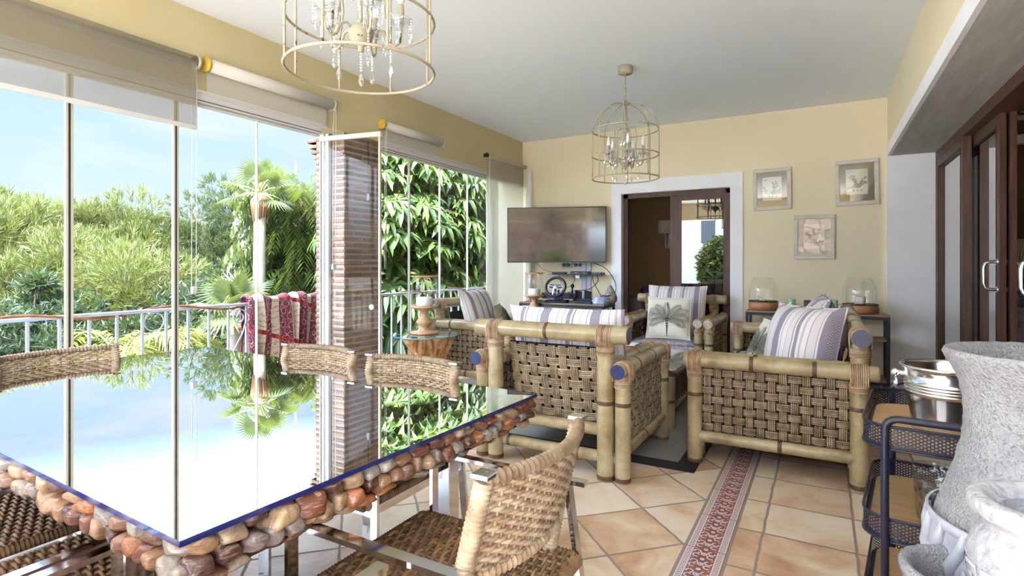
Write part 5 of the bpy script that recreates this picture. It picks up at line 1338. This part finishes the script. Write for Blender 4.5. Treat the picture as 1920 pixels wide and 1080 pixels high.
# ================================================================== ROOMS SEEN THROUGH THE DOORS
t=thing('wall_vent','white slotted air vent high on the brown wall behind the sliding doors','vent',(1.93,6.999,2.76))
mb=MB(); w,h=.36,.13
for a,c in (((-w,-h),(w,-h+.03)),((-w,h-.03),(w,h)),((-w,-h),(-w+.03,h)),((w-.03,-h),(w,h))): mb.box((a[0],-.015,a[1]),(c[0],0,c[1]))
mb.build('frame',M['alu'],t); mb=MB()
for k in range(9): x=-w+.06+k*.075; mb.box((x-.006,-.013,-h),(x+.006,-.002,h))
for k in range(6): z=-h+.04+k*.036; mb.box((-w,-.012,z-.006),(w,-.003,z+.006))
mb.build('grille',M['alu'],t)
t=thing('thermostat','small white wall control box behind the sliding doors','thermostat',(1.66,6.999,2.445)); mb=MB(); mb.box((-.06,-.025,-.05),(.06,0,.05),0,None,.012); mb.build('case',M['alu'],t); mb=MB(); mb.box((-.045,-.027,-.035),(.045,-.0245,.035),0,None,.003); mb.build('cover',M['white'],t)
t=thing('table_lamp','table lamp with a pleated cream shade behind the sliding door handle','table lamp',(1.62,6.15,0)); 
mb=MB(); mb.lathe([(.001,.0),(.2,0),(.2,.03),(.04,.04),(.04,.60),(.25,.62),(.25,.65),(.001,.65)],24); mb.build('pedestal',M['brownwood'],t)
mb=MB(); mb.lathe([(.001,.651),(.09,.651),(.1,.68),(.06,.75),(.05,.9),(.09,1.0),(.05,1.1),(.02,1.2)],24); mb.build('base',pm('dark_ceramic',srgb(70,44,36),.2,spec=.8),t)
mb=MB(); mb.lathe([(.27,1.14),(.21,1.46)],120,0,False,caps=False,fn=lambda a,z:1+.012*(1 if int(a*120/(2*PI))%2 else -1)); mb.build('lamp_shade',pm('cream_pleats',srgb(226,216,188),.9),t)
sf=thing('daybed','grey upholstered daybed in the room behind the sliding doors','daybed',(1.9,5.35,0)); 
mb=MB(); mb.box((-.55,-.9,.05),(.75,.55,.46),0,None,.05); mb.build('base',pm('grey_linen',srgb(150,152,166),.95),sf); mb=MB(); mb.box((-.55,.40,.1),(.75,.58,.72),0,None,.05); mb.build('backrest',pm('grey_linen_back',srgb(140,142,156),.95),sf)
cushion('daybed_cushion','grey ruffled cushion on the daybed behind the sliding doors','cushion',.66,.60,.2,pm('ruffled_grey',srgb(186,184,192),.95,var=srgb(120,118,128),scale=16,stretch=(.3,1,3)),(1.62,5.55,.78),(R(-14),0,.1),'daybed cushions')
cushion('daybed_cushion','pale blue scroll-embroidered cushion beside the door edge on the daybed','cushion',.5,.5,.18,pm('pale_blue_embroidery',srgb(196,200,214),.9,var=srgb(120,118,130),scale=9),(1.45,5.28,.70),(R(-20),0,.25),'daybed cushions')
cushion('daybed_cushion','flat light grey cushion lying in front on the daybed','cushion',.6,.36,.18,pm('light_grey_cloth',srgb(196,198,214),.95),(1.75,4.95,.58),(R(-65),0,.2),'daybed cushions')
# den behind the back door
t=thing('wall_sconce','wall sconce with a brown half-drum shade in the dark room behind the back door','wall lamp',(-2.09,8.60,1.66))
mb=MB(); mb.box((-.04,-.012,-.16),(.04,0,.05)); mb.tube([(0,-.01,-.14),(0,-.07,-.10),(0,-.09,0),(0,-.09,.07)],.009,8); mb.build('arm',M['nickel'],t); mb=MB(); mb.lathe([(.12,.06),(.115,.25)],32,0,True,Matrix.Translation((0,-.12,0)),caps=False); mb.build('lamp_shade',pm('taupe_shade',srgb(250,240,218),.9),t)
t=thing('armchair','dark blue armchair with a pale cushion in the dark room behind the back door','armchair',(-1.95,7.9,0))
mb=MB(); mb.box((-.45,-.35,.1),(.45,.45,.45),0,None,.05); mb.box((-.45,.25,.45),(.45,.5,.92),0,None,.05); mb.box((-.45,-.35,.45),(-.27,.4,.66),0,None,.05); mb.box((.27,-.35,.45),(.45,.4,.66),0,None,.05); mb.build('upholstery',pm('navy_cloth',srgb(124,130,190),.9),t)
cushion('den_cushion','pale blue cushion on the dark blue armchair behind the back door','cushion',.46,.42,.14,pm('pale_blue_cloth',srgb(226,232,248),.9),(-1.80,7.98,.72),(R(14),0,PI))
o=MB(); o.box((-.16,-.16,0),(.16,.16,.80),0,None,.01); o=o.build('low_cabinet',pm('grey_lacquer',srgb(96,96,96),.4)); o.location=(-2.27,7.42,0); tag(o,'plain grey low cabinet just inside the back door','cabinet')
# ================================================================== GARDEN
TH=math.atan((1543-960)/1031.)
def W(px,py,dep):
    u=(px-960)/1031.; v=(495-py)/1031.
    return np.array([(-math.sin(TH)+u*math.cos(TH))*dep,(math.cos(TH)+u*math.sin(TH))*dep,1.25+v*dep])
def nrm(a): return a/np.maximum(1e-9,np.linalg.norm(a,axis=-1,keepdims=True))
def rnd(n): return nrm(RS.normal(size=(n,3)))
def blades(base,dirn,length,width,bend=0.0,side=None):
    """diamond blades; base (N,3), dirn (N,3) unit, length (N,), width"""
    N=len(base); s=np.cross(dirn,rnd(N)) if side is None else side; s=nrm(s)
    L=length[:,None]; mid=base+dirn*L*.45; tip=base+dirn*L; tip[:,2]-=bend*length
    w=np.broadcast_to(np.asarray(width),(N,))[:,None]*.5
    return np.stack([base,mid+s*w,tip,mid-s*w],1).reshape(-1,3)
LEAFK=.40
NEED=leaf_mat('pine_needles',[srgb(84,102,44),srgb(168,176,86),srgb(120,136,58),srgb(220,218,134),srgb(136,150,70)],.5,.24)
NEED2=leaf_mat('grey_green_needles',[srgb(70,92,54),srgb(104,124,72),srgb(86,106,62),srgb(140,154,98)],.5,.25)
LEAFK=.42
OLE=leaf_mat('oleander_leaves',[srgb(46,74,50),srgb(84,112,72),srgb(62,90,62),srgb(120,142,106),srgb(56,84,56)],.4,.22)
LEAFK=.34
FEATH=leaf_mat('feathery_leaves',[srgb(72,104,50),srgb(128,158,76),srgb(92,124,60),srgb(190,200,112),srgb(58,88,48),srgb(104,134,96)],.42,.40)
LEAFK=.5
UMB=leaf_mat('umbrella_tree_leaves',[srgb(70,112,62),srgb(140,178,92),srgb(96,140,72),srgb(190,208,120),srgb(84,126,72)],.32,.38)
LEAFK=.34
PALMG=leaf_mat('fan_palm_leaves',[srgb(110,134,84),srgb(158,174,118),srgb(132,150,100)],.45,.3)
LEAFK=.42
AREC=leaf_mat('areca_leaves',[srgb(150,168,60),srgb(206,212,104),srgb(178,190,80),srgb(224,222,140)],.45,.4)
BARK=pm('tree_bark',srgb(112,92,72),.9,var=srgb(80,64,50),scale=8,bump=.5)
PBARK=pm('palm_trunk',srgb(176,164,150),.9,var=srgb(140,126,112),scale=6,stretch=(.5,.5,14),bump=.5)
GZ=-3.2
def trunk(mb,base,top,r0,r1,wig=.15,n=8):
    base=np.array(base);top=np.array(top); pts=[]
    for i in range(n+1):
        t=i/n; p=base+(top-base)*t+np.array([math.sin(t*5+base[0]),math.cos(t*4+base[1]),0])*wig*math.sin(PI*t); pts.append(tuple(p))
    mb.tube(pts,[r0+(r1-r0)*i/n for i in range(n+1)],8)
def pine(label,px,ytop,hw,dep,mat,ntuft=900,nneed=20,ybot=640,needle=.17,group='pine trees beyond the railing',squash=1.0,spire=1.0,dd=1.6):
    ctr=W(px,(ytop+ybot)/2,dep); rz=(ybot-ytop)/2*dep/1031; rx=hw*dep/1031
    t=thing('pine_tree',label,'tree',(float(ctr[0]),float(ctr[1]),GZ),0,group)
    o=np.array([ctr[0],ctr[1],GZ]); cz=ctr[2]-GZ
    # clumps on and inside an ellipsoid
    nc=int(ntuft/26); d=rnd(nc); d[:,2]=np.abs(d[:,2])*1.15-.35*(RS.rand(nc)<.5); rr=.45+.55*RS.rand(nc)**.5
    cl=d*rr[:,None]*np.array([rx,min(rx,dd),rz*.92]); cl[:,2]+=cz
    cr=.19*rx*(.5+RS.rand(nc))+.12
    k=np.repeat(np.arange(nc),26); dirs=rnd(len(k)); dirs[:,2]=dirs[:,2]*.8+.25; dirs=nrm(dirs)
    tp=cl[k]+dirs*cr[k][:,None]*np.array([1,1,.5])
    ax=nrm(dirs*.75+np.array([0,0,.75*spire])+rnd(len(k))*.3)
    kk=np.repeat(np.arange(len(k)),nneed); along=RS.rand(len(kk))[:,None]; b=tp[kk]+ax[kk]*along*needle*1.5
    nd=nrm(ax[kk]*1.0+rnd(len(kk))*.62)
    V=[blades(b,nd,needle*(.65+.6*RS.rand(len(kk))),.0125*dep/10)]
    # upright candles at the tips
    sel=np.where(ax[:,2]>.75)[0]; b=np.repeat(tp[sel],9,0)+rnd(len(sel)*9)*.02; b[:,2]+=RS.rand(len(b))*.16; nd=nrm(np.array([0,0,1.])+rnd(len(b))*.28); V.append(blades(b,nd,needle*(.9+RS.rand(len(b))*.8),.011*dep/10))
    fast_mesh('needles',np.concatenate(V),4,mat,t,kind='stuff')
    mb=MB(); trunk(mb,(0,0,0),(0.1,0,cz+rz*.55),.13,.04)
    for i in range(min(nc,16)):
        e=cl[i]; s0=max(.3,min(cz+rz*.3,e[2]-.35*np.hypot(e[0],e[1]))); trunk(mb,(0,0,s0),tuple(e),.045,.012,.1,5)
    mb.build('trunk',BARK,t); return t
def bush(label,px,ytop,hw,dep,mat,n=2200,ybot=760,leafl=.13,leafw=.022,whorl=6,group='oleander bushes below the railing',name='oleander_bush',up=.55):
    ctr=W(px,(ytop+ybot)/2,dep); rz=(ybot-ytop)/2*dep/1031; rx=hw*dep/1031
    t=thing(name,label,'bush',(float(ctr[0]),float(ctr[1]),GZ),0,group); cz=ctr[2]-GZ
    nc=max(8,n//60); d=rnd(nc); cl=d*(.4+.6*RS.rand(nc)[:,None]**.5)*np.array([rx,min(rx,1.3),rz]); cl[:,2]+=cz
    k=RS.randint(0,nc,n); dirs=rnd(n); dirs[:,2]=dirs[:,2]*.7+.3; dirs=nrm(dirs); p=cl[k]+dirs*(.3*rx*(.5+RS.rand(n)))[:,None]*np.array([1,1,.7])
    ax=nrm(dirs+np.array([0,0,up])); kk=np.repeat(np.arange(n),whorl); nd=nrm(ax[kk]*.75+rnd(len(kk))*.8)
    fast_mesh('leaves',blades(p[kk],nd,leafl*(.6+.7*RS.rand(len(kk))),leafw),4,mat,t,kind='stuff')
    mb=MB()
    for i in range(min(nc,12)): trunk(mb,(.1*math.cos(i),.1*math.sin(i),0),tuple(cl[i]),.03,.01,.1,5)
    mb.build('stems',BARK,t); return t
def feather(label,px,ytop,hw,dep,nf=170,ybot=620):
    ctr=W(px,(ytop+ybot)/2,dep); rz=(ybot-ytop)/2*dep/1031; rx=hw*dep/1031
    t=thing('feathery_tree',label,'tree',(float(ctr[0]),float(ctr[1]),GZ)); cz=ctr[2]-GZ; V=[]
    for i in range(nf):
        d=rnd(1)[0]; q=d*np.array([rx,min(1.2,rx),rz])*(.3+.7*RS.rand()); base=q*.72+np.array([0,0,cz+.25*0]); out=nrm(np.array([d[0],d[1],0])+.2*rnd(1)[0]*np.array([1,1,0]))
        L=.75+.5*RS.rand(); n=15; p=base.copy(); el=.7-.5*RS.rand()
        for j in range(n):
            s=j/n; dr=nrm(out*math.cos(el)+np.array([0,0,math.sin(el)])); p=p+dr*L/n; el-=.13
            side=np.cross(dr,[0,0,1.]); side/=max(1e-6,np.linalg.norm(side)); ll=.26*math.sin(PI*(.15+.8*s))
            for sg in (-1,1):
                nd=nrm(side*sg*.85+dr*.35+np.array([0,0,-.55-.25*RS.rand()])); V.append((p,nd,ll,nrm(np.cross(nd,np.array([0,0,1.])+side*sg*.4))))
    B=np.array([v[0] for v in V]); Dn=np.array([v[1] for v in V]); LL=np.array([v[2] for v in V])*(.8+.4*RS.rand(len(V))); S=np.array([v[3] for v in V])
    S=nrm(S+rnd(len(V))*.25)
    fast_mesh('fronds',blades(B,Dn,LL,.048,.25,S),4,FEATH,t,kind='stuff')
    mb=MB(); trunk(mb,(0,0,0),(0,0,cz+rz*.4),.12,.05)
    for i in range(10): a=i*2.4; trunk(mb,(0,0,cz-rz*.5+i*.12),(rx*.6*math.cos(a),rx*.5*math.sin(a),cz-rz*.2+i*.18),.04,.015,.05,4)
    mb.build('trunk',BARK,t)
def umbrella(label,ctr,rx,ry,rz,n=420,s=1.0,seedz=None):
    t=thing('umbrella_tree',label,'tree',(float(ctr[0]),float(ctr[1]),GZ),0,'umbrella trees outside the window past the pillar'); cz=ctr[2]-GZ; V=[]
    d=rnd(n); p=d*np.array([rx,ry,rz])*(.45+.55*RS.rand(n)[:,None]**.5); p[:,2]+=cz; quads=[]
    for i in range(n):
        ax=nrm(d[i]*.7+np.array([0,0,.8])+.3*rnd(1)[0]); u=nrm(np.cross(ax,rnd(1)[0])); w=np.cross(ax,u); m=RS.randint(7,11); ll=(.20+.12*RS.rand())*s; droop=.25+.5*RS.rand()
        c=p[i]
        for k in range(m):
            a=2*PI*k/m+RS.rand()*.3; o=u*math.cos(a)+w*math.sin(a); sd=nrm(np.cross(ax,o)); l=ll*(.8+.35*RS.rand()); wd=l*.12
            b0=c+o*l*.12; m1=c+o*l*.5+ax*l*.10-np.array([0,0,l*droop*.12]); m2=c+o*l*.80+ax*l*.05-np.array([0,0,l*droop*.38]); tip=c+o*l*1.02-np.array([0,0,l*droop*.75]); f=ax*wd*.35
            for sg in (-1,1):
                quads.append([b0,m1,m1+sd*sg*wd+f,b0+sd*sg*wd*.3+f*.2]); quads.append([m1,m2,m2+sd*sg*wd*.85+f,m1+sd*sg*wd+f]); quads.append([m2,tip,tip,m2+sd*sg*wd*.85+f])
    Q=np.array(quads,dtype=np.float32)
    # weld each leaflet into one island: build through from_pydata with shared midrib verts
    vs=[];fs=[]
    for k in range(0,len(quads),6):
        A=quads[k]; 
        L=quads[k:k+6]; b=len(vs)
        b0,m1=L[0][0],L[0][1]; m2=L[1][1]; tip=L[2][1]
        vs+= [b0,m1,m2,tip, L[0][3],L[0][2],L[1][2], L[3][3],L[3][2],L[4][2]]
        fs+= [(b,b+1,b+5,b+4),(b+1,b+2,b+6,b+5),(b+2,b+3,b+6),(b+4-4,b+7,b+8,b+1),(b+1,b+8,b+9,b+2),(b+2,b+9,b+3)]
    me=bpy.data.meshes.new('leaves'); me.from_pydata([tuple(map(float,v)) for v in vs],[],fs); me.materials.append(UMB); me.polygons.foreach_set('use_smooth',[True]*len(fs)); me.update()
    o=bpy.data.objects.new('leaves',me); COL.objects.link(o); o.parent=t; o['kind']='stuff'
    mb=MB(); trunk(mb,(0,0,0),(0,0,cz+rz*.5),.10,.03)
    for i in range(24): trunk(mb,(0,0,max(.2,float(p[i][2])-.7)),tuple(map(float,p[i])),.03,.012,.08,5)
    mb.build('trunk',pm('umbrella_stem',srgb(120,120,70),.8),t); return t
def fanpalm(label,base,h,nf,fl,rr,mat,loc_z=GZ,skirt=False,group=None):
    t=thing('fan_palm',label,'palm',(float(base[0]),float(base[1]),loc_z),0,group); V=[];ST=MB()
    for i in range(nf):
        a=2.4*i+RS.rand()*.4; el=1.35-1.9*(i/nf)+.2*RS.rand(); o=np.array([math.cos(a)*math.cos(el),math.sin(a)*math.cos(el),math.sin(el)]); c0=np.array([0,0,h]); c=c0+o*fl*.55-np.array([0,0,.04])
        ST.tube([tuple(c0),tuple(c0+o*fl*.3),tuple(c)],.012,5)
        sd=nrm(np.cross(o,[0,0,1.])); nn=np.cross(sd,o); K=26
        for k in range(K):
            b=-2.1+4.2*k/(K-1); d=nrm(o*math.cos(b)+sd*math.sin(b)+nn*(-.12)); V.append((c,d,rr*(1-.25*abs(b)/2.1),nrm(np.cross(d,nn))))
    fast_mesh('fan_leaves',blades(np.array([v[0] for v in V]),np.array([v[1] for v in V]),np.array([v[2] for v in V]),.045*rr/.5,.22,np.array([v[3] for v in V])),4,mat,t,kind='stuff')
    ST.build('leaf_stalks',pm('palm_stalk',srgb(150,156,100),.6),t)
    if h>.4:
        mb=MB(); trunk(mb,(0,0,0),(0,0,h),.09,.08,.02)
        if skirt:
            for k in range(26): a=k*2.4; mb.tube([(.06*math.cos(a),.06*math.sin(a),h-.02),(.12*math.cos(a),.12*math.sin(a),h-.12-.02*(k%5)),(.09*math.cos(a),.09*math.sin(a),h-.32-.03*(k%4))],.012,5,1)
        mb.build('trunk',[PBARK,pm('dry_fibre',srgb(150,110,78),.9)],t)
def areca(label,base,nf,L):
    t=thing('areca_palm',label,'palm',(float(base[0]),float(base[1]),GZ)); V=[]; h=base[2]-GZ; mb=MB()
    for i in range(nf):
        a=2.4*i; el=1.3-.75*RS.rand(); out=np.array([math.cos(a),math.sin(a),0]); p=np.array([.08*math.cos(a),.08*math.sin(a),h-.5]); l=L*(.7+.5*RS.rand()); n=26; rach=[tuple(p)]
        for j in range(n):
            s=j/n; dr=nrm(out*math.cos(el)+np.array([0,0,math.sin(el)])); p=p+dr*l/n; el-=.085; rach.append(tuple(p)); sd=nrm(np.cross(dr,[0,0,1.]))
            if s>.18:
                for sg in (-1,1): nd=nrm(sd*sg*.8+dr*.6+np.array([0,0,.25-.4*RS.rand()])); V.append((p.copy(),nd,.34*l*math.sin(PI*(.12+.8*s)),nrm(np.cross(nd,[0,0,1.]))))
        mb.tube(rach,.010,5)
    fast_mesh('fronds',blades(np.array([v[0] for v in V]),np.array([v[1] for v in V]),np.array([v[2] for v in V]),.030,.28,np.array([v[3] for v in V])),4,AREC,t,kind='stuff')
    for k in range(7): a=k*2.4; trunk(mb,(.1*math.cos(a),.1*math.sin(a),0),(.1*math.cos(a),.1*math.sin(a),h-.45),.03,.025,.03,4)
    mb.build('stems',pm('areca_stem',srgb(150,150,70),.6),t)
pine('broad pale green pine nearest the edge of the window view',15,392,140,10.5,NEED,2000,22,560)
pine('low pale pine in front, under the broad pine and the sky notch',110,462,120,9.8,NEED,1500,20,680,.15)
pine('rounded pine crown between the two thick glass seams',254,392,88,12,NEED,1700,22,600)
pine('low pine behind the notch of sky, partly hidden by its neighbours',165,428,70,14.5,NEED,1100,18,640)
pine('pine farther back, in the gap between the rounded crown and the dark tree',335,425,60,15,NEED,800,18,640)
pine('tall dark grey-green tree left of the fan palm',422,356,92,12.5,NEED2,2400,20,690,.13,'dark trees by the palm',1,.5)
pine('dark tree filling the gap behind the fan palm trunk',520,395,80,13.5,NEED2,1100,18,680,.14,'dark trees by the palm',1,.5)
pine('pale lower pine branches in front, above the railing at left centre',265,486,120,9.4,NEED,1600,20,700,.15,'pine trees beyond the railing',1,.3)
bush('oleander bush at the far left edge, behind the railing',15,560,120,7.6,OLE,2600,820)
bush('pale-tipped oleander bush left of the first glass seam',75,520,55,8.2,OLE,1300,700,.15,.026)
bush('oleander bush between the thick glass seams, behind the yellow palm',215,570,120,8.3,OLE,2600,800)
bush('dark oleander bush right of the second thick glass seam',395,500,95,9.0,OLE,3000,800)
bush('small pale-leaved shrub under the little fan palm at the railing',385,600,60,7.4,leaf_mat('pale_shrub',[srgb(104,124,70),srgb(170,182,124),srgb(140,156,96)],.5,.3),1100,800,.06,.03,6,'small shrubs at the railing','garden_shrub')
bush('leafy creeper shrub by the throw blanket on the railing',520,530,42,7.9,leaf_mat('broad_shrub',[srgb(84,116,52),srgb(190,204,128),srgb(130,160,80)],.45,.35),700,720,.10,.06,5,'small shrubs at the railing','garden_shrub')
feather('feathery drooping tree left of the brick pillar',570,236,70,9.2,280,640)
fanpalm('tall fan palm with a ringed pale trunk left of the feathery tree',W(488,345,7.9),float(W(488,362,7.9)[2]-GZ),14,.58,.34,PALMG,GZ,True,'fan palms'); 
b=W(443,575,6.6); fanpalm('little fan palm just above the railing, left of the throw',b,float(b[2]-GZ),11,.42,.42,PALMG,GZ,False,'fan palms')
areca('yellow-green feather palm rising behind the railing balusters',W(225,596,6.3),30,1.0)
umbrella('umbrella tree close to the pillar, with big hand-shaped leaves',W(745,470,8.2),.95,1.2,1.9,640)
umbrella('umbrella tree in the middle of the window beyond the pillar',W(850,450,9.4),1.0,1.4,2.4,800)
umbrella('umbrella tree behind the long roller blind in the corner',W(930,450,10.6),1.0,1.3,2.5,560)
bush('dense dark shrub low behind the railing past the pillar',770,590,90,10.5,OLE,2000,760,.2,.07,6,'shrubs past the pillar','garden_shrub')
bush('tall leafy thicket behind the umbrella trees',790,360,150,13.5,UMB,2200,760,.3,.10,5,'shrubs past the pillar','garden_shrub')
bush('leafy thicket behind the drooping feathery tree',600,330,80,12,FEATH,1800,720,.26,.07,5,'thickets behind the trees','garden_shrub')
bush('dark shrubbery at the foot of the pines',150,600,330,11.5,OLE,3600,800,.22,.05,6,'thickets behind the trees','garden_shrub')
mb=MB(); mb.box((-60,-40,GZ-.2),(-4.6,60,GZ)); mb.box((-4.6,10.3,GZ-.2),(30,60,GZ)); struct('terrain',mb,pm('garden_ground',srgb(92,92,60),.95,var=srgb(66,72,42),scale=.8))
# behind the viewer: what the door glass and the television mirror
mb=MB(); mb.box((-60,-40,-.3),(30,-2.6,-.02)); struct('terrain',mb,pm('bounce_terrace',srgb(232,226,214),.9))  # unseen ground, made pale to bounce light up into the room
def stonewall():
    m,t,b=new_mat('garden_stone'); p=t.mapv(t.pos(),(1,1,1.5)); c=t.vor(p,2.4,'F1','Color'); e=t.new('ShaderNodeTexVoronoi',feature='DISTANCE_TO_EDGE'); t.link(p,e.inputs['Vector']); e.inputs['Scale'].default_value=2.4
    r_,g_,b_=t.sep(c); col=t.ramp(r_,[(0,srgb(176,138,118)),(.5,srgb(200,168,150)),(1,srgb(160,130,106))]); col=t.mix(t.ramp(e.outputs[0],[(.03,(1,1,1)),(.07,(0,0,0))]),col,srgb(110,96,84)); t.link(col,b.inputs['Base Color']); b.inputs['Roughness'].default_value=.9
    t.link(t.bump(e.outputs[0],.6,.1),b.inputs['Normal']); return m
mb=MB(); mb.box((-1.1,-6.6,-.02),(2.2,-6.2,3.5)); o=mb.build('garden_wall',stonewall()); tag(o,'pinkish stone garden wall behind the viewer, mirrored in the television','wall')
t=thing('white_house','white house with two windows behind the viewer, mirrored in the back door glass','house',(-5.0,-12,0))
mb=MB(); mb.box((-4.5,-3,-.02),(3.2,0,6.0)); mb.build('walls',pm('house_white',srgb(244,244,242),.8),t)
for x in (.2,1.4):
    mb=MB(); mb.box((x,-.05,2.2),(x+.6,.03,3.2)); mb.build('window',pm('house_window',srgb(120,130,140),.2),t)
mb=MB(); mb.box((1.9,0,-.02),(2.4,.05,2.2)); mb.build('blue_door',pm('blue_door',srgb(90,180,214),.5),t)
def behind(label,c,rx,rz,n,mat):
    t=thing('garden_shrub',label,'bush',c,0,'bushes behind the viewer'); p=rnd(n)*np.array([rx,rx,rz])*(.5+.5*RS.rand(n)[:,None]); p[:,2]=p[:,2]+rz*.9; kk=np.repeat(np.arange(n),5)
    fast_mesh('leaves',blades(p[kk],rnd(len(kk)),.2*(.6+.7*RS.rand(len(kk))),.09),4,mat,t,kind='stuff')
behind('bright green bush in front of the white house, seen only in the door glass',(-3.2,-8.6,0),1.15,1.25,2200,FEATH)
behind('olive green bush before the stone wall, seen only in the television',(.6,-5.2,0),.75,.9,900,AREC)
# ================================================================== SKY, SUN, CAMERA
w=bpy.data.worlds.new('sky'); SC.world=w; w.use_nodes=True; t=NT(w); bg=t.n['Background']
tc=t.new('ShaderNodeTexCoord').outputs['Generated']; x,y,z=t.sep(tc)
zz=t.math('MAXIMUM',z,0)
base=t.ramp(zz,[(0,srgb(226,240,248)),(.10,srgb(208,232,251)),(.28,srgb(186,219,251)),(.5,srgb(196,222,248)),(1,srgb(170,205,246))])
cl=t.noise(t.mapv(tc,(2,2,9)),1.6,5,.6,.5); base=t.mix(t.math('MULTIPLY',t.ramp(cl,[(.5,(0,0,0)),(.72,(1,1,1))]),.5),base,srgb(244,247,251))
# bright high haze and a brighter sky on the sun's side, away from the view
hi=t.ramp(zz,[(.25,(0,0,0)),(.58,(1,1,1))])
sd=t.math('ADD',t.math('MULTIPLY',x,.25),t.math('MULTIPLY',y,-.97)); sdr=t.math('MULTIPLY',t.ramp(sd,[(.15,(0,0,0)),(.7,(1,1,1))]),t.ramp(zz,[(.02,(0,0,0)),(.14,(1,1,1))]))
SKY_HI=6.0; SKY_SIDE=14.0
st=t.math('ADD',t.math('ADD',.78,t.math('MULTIPLY',hi,SKY_HI)),t.math('MULTIPLY',sdr,SKY_SIDE))
base=t.mix(t.math('MAXIMUM',t.math('MULTIPLY',hi,.6),t.math('MULTIPLY',sdr,.8)),base,srgb(216,229,255))
lo=t.math('GREATER_THAN',z,-.002); 
t.link(base,bg.inputs[0]); t.link(t.math('MULTIPLY',st,t.math('MULTIPLY_ADD',lo,.8,.2)),bg.inputs[1])
sl=bpy.data.lights.new('sun','SUN'); sl.energy=15; sl.angle=.012; sl.color=(1,.955,.87); so=bpy.data.objects.new('sun',sl); COL.objects.link(so)
so.rotation_euler=Vector((-.13,.34,-.93)).to_track_quat('-Z','Y').to_euler(); so.location=(3,-3,8)
cam=bpy.data.cameras.new('camera'); cam.sensor_width=36; cam.lens=36*1031/1920; cam.shift_y=-45/1920; cam.clip_start=.05; cam.clip_end=300
co=bpy.data.objects.new('camera',cam); COL.objects.link(co); co.location=(0,0,1.25); co.rotation_euler=(PI/2,0,TH); SC.camera=co
vs=SC.view_settings; vs.view_transform='Standard'; vs.look='None'; vs.gamma=1; vs.use_curve_mapping=False; vs.exposure=.68
SC.cycles.max_bounces=10; SC.cycles.transparent_max_bounces=40; SC.cycles.diffuse_bounces=5; SC.cycles.glossy_bounces=5; SC.cycles.transmission_bounces=8; SC.cycles.caustics_reflective=False; SC.cycles.caustics_refractive=False; SC.cycles.sample_clamp_indirect=6
